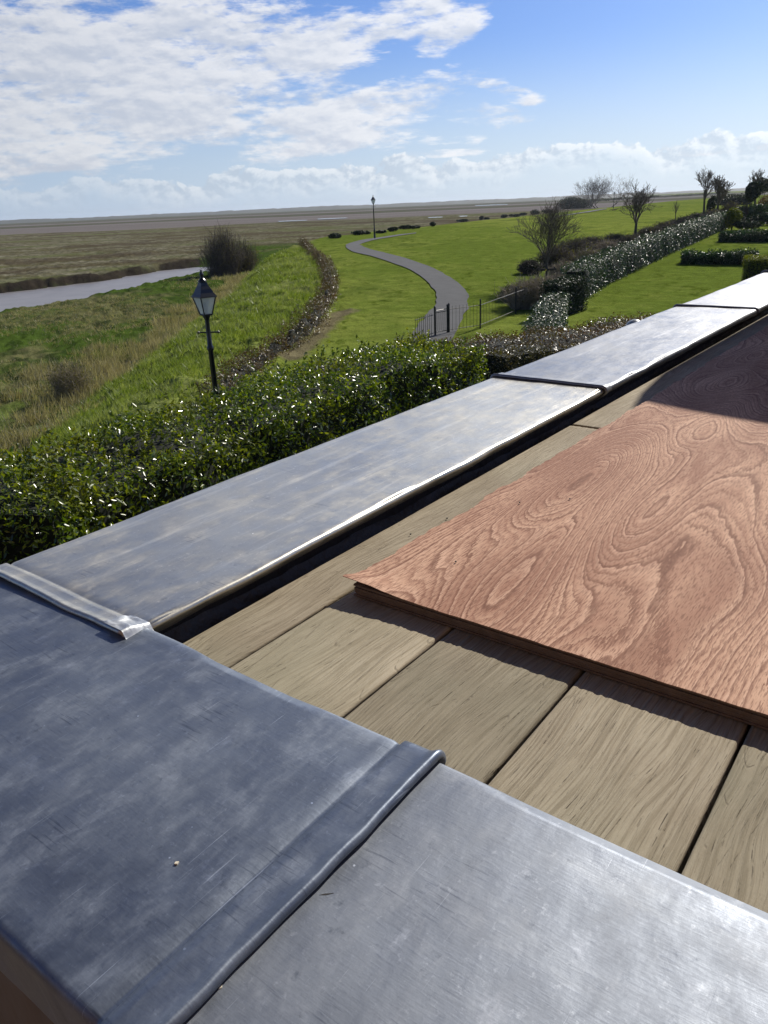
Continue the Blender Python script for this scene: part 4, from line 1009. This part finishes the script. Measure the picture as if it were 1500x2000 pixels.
# near lamp stands behind the glossy hedge
lp = ray(405, 650); k = 13.6/lp[1]; base = Vector((lp[0]*k, 13.6, 0))
base.x += 0.02; gz = float(H(np.array([base.x]), np.array([base.y]))[0])
tp = ray(389, 533); ztop = tp[2]*(13.6/tp[1])+.05
lamp = street_lamp((base.x, base.y, gz), ztop-gz, 'near black lamp post with glass lantern rising behind the glossy hedge')
p = on_ground(732, 467); l2 = copy_tree(lamp); l2.location = (p.x, p.y, p.z-.03); l2['label'] = 'distant black lamp post beside the first bend of the winding path'
sc2 = (467-391)*p.length/F_PX/(ztop-gz); l2.scale = (sc2,)*3
p = on_ground(1198, 407); l3 = copy_tree(lamp); l3.location = p; l3['label'] = 'tiny far lamp post on the field edge beside the big bare tree'; l3.scale = (1.15,)*3

# ------------------------------------------------------------------ hedges near the terrace
ZT = -2.6
fr_ = [(-80, 1100), (0, 1010), (130, 975), (300, 925), (450, 870), (600, 810), (750, 745), (880, 690)]
bk_ = [(-80, 930), (0, 885), (130, 848), (300, 790), (440, 742), (560, 708), (690, 676), (860, 652)]
mid = [((spot_z(*a, ZT)+spot_z(*c, ZT))/2)[:2] for a, c in zip(fr_, bk_)]
ws = [np.linalg.norm((spot_z(*a, ZT)-spot_z(*c, ZT))[:2]) for a, c in zip(fr_, bk_)]
HZ = float(land(10))
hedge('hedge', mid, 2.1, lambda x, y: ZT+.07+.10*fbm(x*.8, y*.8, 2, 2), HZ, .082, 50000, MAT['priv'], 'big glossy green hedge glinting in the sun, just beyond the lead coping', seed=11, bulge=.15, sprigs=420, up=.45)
ZB = -2.95
fr2 = [(905, 700), (985, 690), (1065, 678), (1140, 662), (1230, 642), (1330, 620)]
bk2 = [(930, 652), (990, 640), (1060, 634), (1140, 626), (1215, 620), (1320, 606)]
mid2 = [((spot_z(*a, ZB)+spot_z(*c, ZB))/2)[:2] for a, c in zip(fr2, bk2)]
hedge('hedge', mid2, 2.6, ZB, lambda x, y: land(y), .070, 30000, MAT['photinia'], 'bronze-leaved hedge with a black shaded face, right of the glossy green hedge', seed=12, bulge=.10, up=.8, tumble=.6)
# bronze strip along the bank
def bw(s): return .35+.65*np.interp(s, [0, .12, .3, .55, .8, 1], [1.0, 1.0, .8, 1.0, .6, .4])
hedge('hedge', BROWN, .95, lambda x, y: land(y)+.72+.55*fbm(x*.7, y*.7, 6, 3)-.25*sstep(45, 75, y), lambda x, y: land(y)-.05, .085, 34000, MAT['photinia'], 'low brown uneven hedge curving between the rough bank and the lawn', seed=13, bulge=.28, width_fn=bw, up=.7, tumble=.7, round_=.5)

# ------------------------------------------------------------------ laurel hedge along the garden
g0 = [(1152, 585), (1180, 563), (1265, 519), (1329, 489), (1357, 477), (1410, 452), (1428, 445)]
inn = [np.array(on_ground(*q)[:2]) for q in g0]
inn = np.array(inn); dirv = np.gradient(inn, axis=0); dirv /= np.linalg.norm(dirv, axis=1, keepdims=True); lf = np.stack([-dirv[:, 1], dirv[:, 0]], -1)
midL = inn+lf*.75
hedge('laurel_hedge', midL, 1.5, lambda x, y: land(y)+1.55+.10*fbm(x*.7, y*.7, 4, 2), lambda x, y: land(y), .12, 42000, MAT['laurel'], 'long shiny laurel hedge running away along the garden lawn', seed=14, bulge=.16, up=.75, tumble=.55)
pb = on_ground(1122, 618)
a_ = on_ground(1096, 622); c_ = on_ground(1148, 606)
dv = Vector((c_.x-a_.x, c_.y-a_.y, 0)); nv_ = Vector((-dv.y, dv.x, 0)).normalized()
m0 = Vector((a_.x, a_.y, 0))+nv_*.55; m1 = Vector((c_.x, c_.y, 0))+nv_*.55
hedge('clipped_hedge', [m0, (m0+m1)/2, m1], 1.1, float(land(33))+1.5, float(land(33)), .10, 6000, MAT['dark'], 'black-looking square clipped hedge end at the corner of the garden lawn', seed=15, bulge=.06)
ZS = -3.3
q0 = spot_z(1050, 640, ZS); q1 = spot_z(1086, 572, ZS)
hedge('laurel_hedge', [q0[:2], (q0[:2]+q1[:2])/2, q1[:2]], .95, ZS, float(land(28)), .10, 14000, MAT['laurel'], 'short silvery laurel hedge between the iron railings and the square dark hedge', seed=16, bulge=.10, up=1.0, tumble=.5, round_=.12)

def box_hedge(x0, x1, yb, yt, depth, matl, label, leaf, n, seed, bul=.10, y_b2=None, name='hedge'):
    a = on_ground(x0, yb); c = on_ground(x1, yb if y_b2 is None else y_b2); h = (yb-yt)*a.length/F_PX*.80
    dv = Vector((c.x-a.x, c.y-a.y, 0)).normalized(); nn = Vector((-dv.y, dv.x, 0))*depth/2
    return hedge(name, [Vector((a.x, a.y, 0))+nn, (Vector((a.x, a.y, 0))+Vector((c.x, c.y, 0)))/2+nn, Vector((c.x, c.y, 0))+nn], depth, a.z+h, a.z-.05, leaf, n, matl, label, seed=seed, bulge=bul)
box_hedge(1330, 1475, 516, 492, 1.6, MAT['laurel'], 'low dark laurel hedge across the garden lawn behind the yellow-topped hedge', .16, 7000, 21, .14, 517)
box_hedge(1404, 1530, 473, 452, 2.0, MAT['laurel'], 'low dark laurel hedge farther back, the second one across the lawn', .18, 7000, 22, .14, 473)
box_hedge(1452, 1560, 560, 500, 1.8, MAT['yew'], 'clipped hedge with a bright yellow-green top at the edge of the coping', .07, 14000, 23, .05, 560)
box_hedge(1385, 1450, 401, 382, 3.0, MAT['dark'], 'dark flat-topped hedge far off beyond the bare trees', .4, 4000, 24, .2, 400)

# ------------------------------------------------------------------ railings and gate
def railings():
    A = on_ground(877, 650); B_ = on_ground(938, 641); Cc = on_ground(1007, 612); D_ = on_ground(1022, 606)
    root = empty('railings', tuple(B_)); tag(root, 'black iron railings with slender bars between the gate and the shrubs', 'railings')
    h = 1.02
    rail = MB(); bars = MB()
    pts = [A, B_, Cc, D_]
    for i in range(3):
        a, c = pts[i]-B_, pts[i+1]-B_; n = max(4, int((c-a).length/.16))
        for zz in (.12, .90): rl_ = MB(); rl_.tube(a+Vector((0, 0, zz)), c+Vector((0, 0, zz)), .014, .014, 6); rl_.build('rail', MAT['iron'], root)
        for k in range(1, n):
            q = a+(c-a)*k/n; bars.tube(q+Vector((0, 0, .06)), q+Vector((0, 0, h)), .006, .005, 5)
    bars.build('bars', MAT['iron'], root)
    for q in (A, B_, Cc):
        b = MB(); q = q-B_; b.tube(q+Vector((0, 0, -.1)), q+Vector((0, 0, h+.08)), .032, .032, 8); b.tube(q+Vector((0, 0, h+.08)), q+Vector((0, 0, h+.12)), .04, .015, 8); b.build('post', MAT['iron'], root)
    G = on_ground(850, 656)
    gr = empty('gate', tuple(G)); tag(gr, 'dark iron gate with thick posts across the winding path', 'gate')
    g = A-G; g.z = 0
    dn = g.normalized()
    for q in (Vector((0, 0, 0)), g-dn*.08):
        b = MB(); b.tube(q+Vector((0, 0, -.1)), q+Vector((0, 0, 1.04)), .040, .040, 8); b.lathe([(.040, 1.04), (.05, 1.06), (.025, 1.11), (.0, 1.12)], 8, (q.x, q.y)); b.build('post', MAT['iron'], gr)
    b = MB(); 
    for zz in (.12, .86, .94): b.tube(dn*.08+Vector((0, 0, zz)), g-dn*.14+Vector((0, 0, zz)), .014, .014, 6)
    n = 7
    for k in range(1, n): q = g*(k/n); b.tube(q+Vector((0, 0, .12)), q+Vector((0, 0, .9)), .008, .008, 5)
    b.build('gate_leaf', MAT['iron'], gr)
    # low stretch on the far side of the gate
    E1 = on_ground(812, 668)
    r2 = empty('railings', tuple(E1)); tag(r2, 'low stretch of iron railings left of the gate, mostly behind the hedge', 'railings')
    a = Vector((0, 0, 0)); c = G-E1-dn*.1; rail = MB(); bars = MB()
    for zz in (.12, .8): rl_ = MB(); rl_.tube(a+Vector((0, 0, zz)), c+Vector((0, 0, zz)), .014, .014, 6); rl_.build('rail', MAT['iron'], r2)
    n = max(4, int(c.length/.14))
    for k in range(n): q = c*(k/n); bars.tube(q+Vector((0, 0, .0)), q+Vector((0, 0, .88)), .009, .007, 5)
    bars.build('bars', MAT['iron'], r2)
railings()

# ------------------------------------------------------------------ trees and shrubs
p, h = px_height(1066, 556, 403)
bare_tree('bare_tree', p, h, h*.72, 'small bare tree held by a low timber frame beside the laurel hedge', seed=5, trunk=.26, r=.075, levels=5, split=(9, 4, 4, 3, 3), rmin=.0065, upward=.9, stake=True, lean=(.02, 0))
p, h = px_height(1240, 472, 368)
bare_tree('bare_tree', p, h, h*.75, 'dark leafless tree with open arching branches behind the laurel hedge', seed=9, trunk=.30, r=.14, levels=5, split=(6, 4, 3, 3, 2), rmin=.016, upward=.5)
p, h = px_height(1178, 406, 344)
bare_tree('bare_tree', p, h, h*1.9, 'large fan-shaped leafless tree on the far edge of the field', seed=17, trunk=.10, r=.22, levels=5, split=(6, 4, 3, 3, 3), rmin=.026, multi=4, upward=.8)
p, h = px_height(1371, 436, 343)
bare_tree('bare_tree', p, h, h*.45, 'tall slender leafless tree near the far end of the laurel hedge', seed=23, trunk=.40, r=.15, levels=5, split=(5, 3, 3, 3, 2), rmin=.018, upward=1.0)
p, h = px_height(1400, 425, 357)
bare_tree('bare_tree', p, h, h*.75, 'bushy-headed leafless tree behind the dark cone-shaped evergreen', seed=29, trunk=.32, r=.22, levels=5, split=(6, 3, 3, 3, 3), rmin=.028, upward=.9)
p, h = px_height(1317, 446, 400)
bare_tree('sapling', p, h, h*.25, 'thin leafless sapling standing alone between the field and laurel hedge', seed=31, trunk=.5, r=.05, levels=3, split=(4, 3, 2), rmin=.015, upward=1.2)
p, h = px_height(1472, 412, 346)
bare_tree('bare_tree', p, h, h*.5, 'wispy leafless tree rising behind the dark round-headed palm-like tree', seed=37, trunk=.4, r=.2, levels=4, split=(5, 3, 3, 3), rmin=.03, upward=1.0)

p, h = px_height(1386, 424, 392)
bush('conifer', p, h*.24, h*.24, h, .3, 2600, MAT['dark'], 'dark narrow cone-shaped evergreen between the slender and bushy bare trees', 'conifer', seed=41)
p, h = px_height(1429, 449, 414)
bush('shrub', p, h*.42, h*.42, h, .22, 2500, MAT['yew'], 'upright yellow-green shrub at the far end of the laurel hedge', seed=42)
p, h = px_height(1443, 437, 410)
bush('shrub', p, h*.28, h*.28, h, .22, 1800, MAT['dark'], 'dark columnar evergreen shrub right of the yellow-green one', seed=43)
p, h = px_height(1464, 432, 372)
bush('palm_like_tree', p, h*.24, h*.24, h, .38, 2600, MAT['dark'], 'dark round-headed tree on a bare stem in the far border', 'tree', seed=44, stem_h=h*.50, stems=2)
p, h = px_height(1482, 405, 359)
bush('tree', p, h*.45, h*.4, h, .5, 3200, MAT['dark'], 'flat-topped evergreen tree on the skyline at the right edge', 'tree', seed=45, stem_h=h*.4)
p, h = px_height(1461, 449, 434)
bush('mound_shrub', p, h*2.1, h*1.4, h, .2, 3600, MAT['dark'], 'wide low dark mound-shaped shrub on the far lawn', seed=46, lobes=4)
for k, (bx, by, ty, wx, m_, lab) in enumerate((
        (1455, 433, 404, .7, 'twig', 'grey twiggy shrub left of the dark round-headed tree stem'),
        (1486, 433, 403, .9, 'laurel', 'glossy dark shrub under the skyline evergreen'),
        (1498, 415, 388, .8, 'russet', 'russet shrub at the right edge of the far border'),
        (1500, 440, 418, .8, 'laurel', 'shiny shrub at the right edge above the low hedges'),
        (1475, 441, 424, 1.0, 'dark', 'small dark shrub in front of the far border'),
        (1425, 430, 400, .8, 'twig', 'brown scrubby shrub behind the yellow-green shrub'))):
    p, h = px_height(bx, by, ty)
    if m_ == 'twig': twig_bush('shrub', p, h*wx, h*wx*.8, h, lab, seed=50+k, count=420, r=.02, matl='twig', leafm='olive', leafn=900, leaf=.18)
    else: bush('shrub', p, h*wx, h*wx*.8, h, .24, 2200, MAT[m_], lab, seed=50+k)

# scrub border between the field and the laurel hedge
SCR = [(1035, 600, 545, 1.0, 'twigpale', 'olive', 'grey-green bushy shrub behind the railings, nearest of the scrub', .5),
       (1000, 585, 560, .9, 'twig', 'olive', 'sparse twiggy shrub at the end of the railings', .3),
       (1070, 590, 540, .9, 'twigpale', 'olive', 'pale twiggy shrub in front of the timber tree frame', .4),
       (1036, 533, 510, 1.0, 'twig', 'dark', 'small dark leafy shrub left of the staked tree', 1.5),
       (1085, 520, 485, 1.0, 'twig', 'olive', 'brownish green shrub just right of the staked tree', .9),
       (1105, 545, 512, 1.1, 'twigpale', 'olive', 'pale scrubby shrub against the near end of the laurel hedge', .4),
       (1120, 505, 470, 1.1, 'twig', 'olive', 'green topped scrub bush midway to the second bare tree', .8),
       (1150, 520, 490, 1.1, 'twigpale', 'yew', 'yellowish green shrub leaning on the laurel hedge', .8),
       (1155, 492, 466, 1.2, 'twig', 'olive', 'dense twiggy scrub bush with a dark green tip', .5),
       (1185, 500, 474, 1.2, 'twigpale', 'olive', 'grey twiggy scrub bush behind the middle of the laurel hedge', .2),
       (1200, 480, 460, 1.2, 'twig', 'olive', 'low grey-brown scrub left of the open-branched bare tree', .2),
       (1232, 484, 462, 1.2, 'twig', 'olive', 'brown scrub at the foot of the open-branched bare tree', .3),
       (1270, 468, 447, 1.3, 'twig', 'olive', 'brown scrub just beyond the open-branched bare tree', .3),
       (1300, 457, 437, 1.3, 'twig', 'olive', 'dark brown scrub short of the thin sapling', .4),
       (1335, 447, 427, 1.4, 'twig', 'dark', 'dark scrub mound beyond the thin sapling', .9),
       (1362, 437, 420, 1.4, 'twig', 'dark', 'dark green scrub at the foot of the tall slender bare tree', 1.2),
       (1395, 428, 412, 1.4, 'twig', 'olive', 'brown scrub right of the dark cone-shaped evergreen', .5)]
for k, (bx, by, ty, wx, tm, lm, lab, ld) in enumerate(SCR):
    p, h = px_height(bx, by, ty); d = p.length; h *= 1.05
    twig_bush('shrub', p, h*wx*1.15, h*wx*1.15, h, lab, seed=70+k, count=650, matl=tm, r=.0045+d*.00012, leafm=lm, leafn=int(1600*ld+200), leaf=.045+d*.0012)
    k2 = 0

# bush at the creek and olive clump on the bank
p, h = px_height(440, 537, 452)
twig_bush('creek_bush', p, h*.58, h*.6, h, 'large dark bare bush beside the muddy creek', seed=91, count=800, matl='twig', r=.011, leafm='olive', leafn=3000, leaf=.13)
p, h = px_height(478, 530, 470)
twig_bush('shrub', p, h*.6, h*.6, h, 'brownish shrub hard against the right side of the creek bush', seed=92, count=420, matl='twig', r=.011, leafm='olive', leafn=2200, leaf=.14)
p, h = px_height(140, 778, 705)
twig_bush('shrub', p, h*.75, h*.7, h, 'olive twiggy shrub standing in the dry reeds at the left', seed=93, count=420, matl='twigpale', r=.0035, leafm='olive', leafn=3600, leaf=.07)
p, h = px_height(345, 762, 735)

# shrubs along the seaward edge of the field
EDGE = [(656, 466, 449, 1.3, 'round dark shrub left of the distant lamp post'), (700, 460, 449, 1.0, None), (716, 458, 449, .8, None), (745, 456, 447, .9, None), (768, 452, 443, .9, None),
        (795, 448, 438, .9, None), (815, 446, 438, .8, None), (845, 442, 434, .8, None), (905, 434, 427, 1.1, None), (940, 430, 420, .5, None), (950, 429, 422, .8, None), (985, 426, 418, .7, None),
        (1005, 424, 417, .8, None), (1022, 421, 413, .9, None), (1045, 419, 409, 1.0, None), (1068, 416, 408, 1.0, None)]
ORD = 'first,second,third,fourth,fifth,sixth,seventh,eighth,ninth,tenth,eleventh,twelfth,thirteenth,fourteenth'.split(',')
EDGE = [(a, b_, c, d, e if a != 700 and a != 716 else ('low dark shrub directly left of the distant lamp post' if a == 716 else 'low dark shrub between the round dark shrub and distant lamp post')) for a, b_, c, d, e in EDGE]
for k, (bx, by, ty, wx, lab) in enumerate(EDGE):
    p, h = px_height(bx, by, ty); h = max(h*(.55+.4*((k*37) % 10)/10), .4)
    bush('shrub', p, h*wx*(1.2+((k*53) % 7)/4), h*wx, h, .10+p.length*.0012, 900, MAT['dark'], lab or 'small dark shrub on the field edge, %s right of the distant lamp post' % ORD[k-3], 'shrub', group=None if lab else 'small dark shrubs along the field edge', seed=100+k, stems=3, lobes=4)
p, h = px_height(1110, 408, 386); p.z -= h*.25; h *= 1.2
bush('evergreen_bush', p, h*1.0, h*.8, h, .6, 9000, MAT['dark'], 'rounded dark evergreen thicket left of the large fan-shaped tree', seed=121, lobes=6)
p, h = px_height(1136, 407, 388); p.z -= h*.25; h *= 1.2
bush('evergreen_bush', p, h*.9, h*.8, h, .6, 7000, MAT['dark'], 'olive-brown thicket at the foot of the large fan-shaped tree', seed=122, lobes=6)
hedge('field_hedge', [on_ground(1140, 406)[:2], on_ground(1200, 400)[:2], on_ground(1290, 393)[:2], on_ground(1360, 388.5)[:2], on_ground(1420, 384)[:2]], 3.0, lambda x, y: land(y)+1.5+1.5*fbm(x*.05, y*.05, 8, 3), lambda x, y: land(y)-.1, .5, 12000, MAT['dark'], 'low dark hedge along the skyline edge of the field', seed=123, bulge=.5, round_=.6)

# small cowl just showing over the coping
p = spot_z(1240, 632, -2.7)
b = MB(); b.lathe([(.10, -1.9), (.10, -.02), (.16, 0.0), (.20, .02), (.205, .06), (.19, .10), (.14, .16), (.08, .20), (.02, .215), (0, .216)], 20)
cw = empty('vent_cowl', (p[0], p[1], p[2]-.12)); tag(cw, 'small grey domed cowl peeping over the coping in front of the lawn', 'cowl')
bb = MB(); bb.lathe([(.10, -2.0), (.10, 0.0), (.12, .01), (.12, .03)], 16); bb.build('pipe', MAT['iron'], cw, True)
bb = MB(); bb.lathe([(.19, .03), (.205, .05), (.195, .10), (.15, .16), (.08, .20), (.02, .215), (0, .216)], 20); bb.build('cap', MAT['globe'], cw, True)

# ------------------------------------------------------------------ grass and reeds
def blades(name, n, xr, yr, cond, hmin, hmax, wid, matl, seed, per=5, spread=.10, lean=.5):
    rng = np.random.default_rng(seed)
    x = rng.uniform(*xr, n*3); y = rng.uniform(*yr, n*3); y = yr[0]+(yr[1]-yr[0])*((y-yr[0])/(yr[1]-yr[0]))**1.5
    k = cond(x, y, rng.uniform(size=len(x))); x, y = x[k][:n], y[k][:n]
    X = np.repeat(x, per)+rng.normal(0, spread, len(x)*per); Y = np.repeat(y, per)+rng.normal(0, spread, len(x)*per)
    Zg = H(X, Y); m = len(X); hh = rng.uniform(hmin, hmax, m)*np.repeat(rng.uniform(.6, 1.3, len(x)), per); a = rng.uniform(0, 6.28, m)
    le = rng.normal(0, lean, (m, 2))*hh[:, None]+np.array([.12, -.05])*hh[:, None]
    w = wid*(1+np.hypot(X, Y)*.02)
    b0 = np.stack([X-np.cos(a)*w, Y-np.sin(a)*w, Zg-.03], -1); b1 = np.stack([X+np.cos(a)*w, Y+np.sin(a)*w, Zg-.03], -1)
    t_ = np.stack([X+le[:, 0], Y+le[:, 1], Zg+hh], -1); V = np.stack([b0, b1, t_], 1).reshape(-1, 3)
    o = mesh_np(name, V, np.arange(m*3).reshape(-1, 3), matl); tag(o, kind='stuff'); return o
def c_rough(x, y, r):
    s = (x-toe_x(y))/(crest_x(y)-toe_x(y)); cl = fbm(x*.9, y*.9, 44, 3)
    return (s > .25) & (x < brown_x(y)-.3) & (r < .35+cl*1.2)
def c_reed(x, y, r):
    s = (x-toe_x(y))/(crest_x(y)-toe_x(y)); n = fbm(x*.3, y*.3, 52, 3)*.5
    return (s+n*1.3 > -.18) & (s+n < .30) & (y < 98) & (r < .55+fbm(x*.5, y*.4, 88, 3))
def c_salt(x, y, r):
    s = (x-toe_x(y))/(crest_x(y)-toe_x(y)); t, w = creek_uv(x, y); n = fbm(x*.25, y*.2, 52, 4)
    return (s < -.3) & (w < -1.5) & (n+.2*r > .12)
o = blades('rough_grass', 34000, (-14, 6), (13, 75), c_rough, .10, .28, .010, MAT['grass'], 201, 5, .10, .55)
tag(o, 'rough tufted green grass covering the sunlit bank', 'grass')
o = blades('dry_reeds', 26000, (-24, 0), (14, 98), c_reed, .18, .55, .010, MAT['reed'], 202, 5, .14, .35)
tag(o, 'pale dry reeds along the foot of the bank', 'reeds')
o = blades('saltmarsh_grass', 9000, (-60, -8), (26, 110), c_salt, .08, .22, .010, MAT['reed'], 203, 5, .2, .5)
tag(o, 'patches of dead grass on the green saltmarsh by the creek', 'grass')

# ------------------------------------------------------------------ air
HAZE = 0.00008
if HAZE:
    b = MB(); b.box(-6200, 6200, -300, 6200, -12, 30)
    hz = b.build('haze', None); m = bpy.data.materials.new('pale air'); m.use_nodes = True; nt = m.node_tree; nt.nodes.clear()
    out = nt.nodes.new('ShaderNodeOutputMaterial'); v = nt.nodes.new('ShaderNodeVolumePrincipled')
    v.inputs['Color'].default_value = (.80, .86, .95, 1); v.inputs['Density'].default_value = HAZE; v.inputs['Anisotropy'].default_value = .3
    nt.links.new(v.outputs[0], out.inputs['Volume']); hz.data.materials.append(m); tag(hz, kind='stuff')
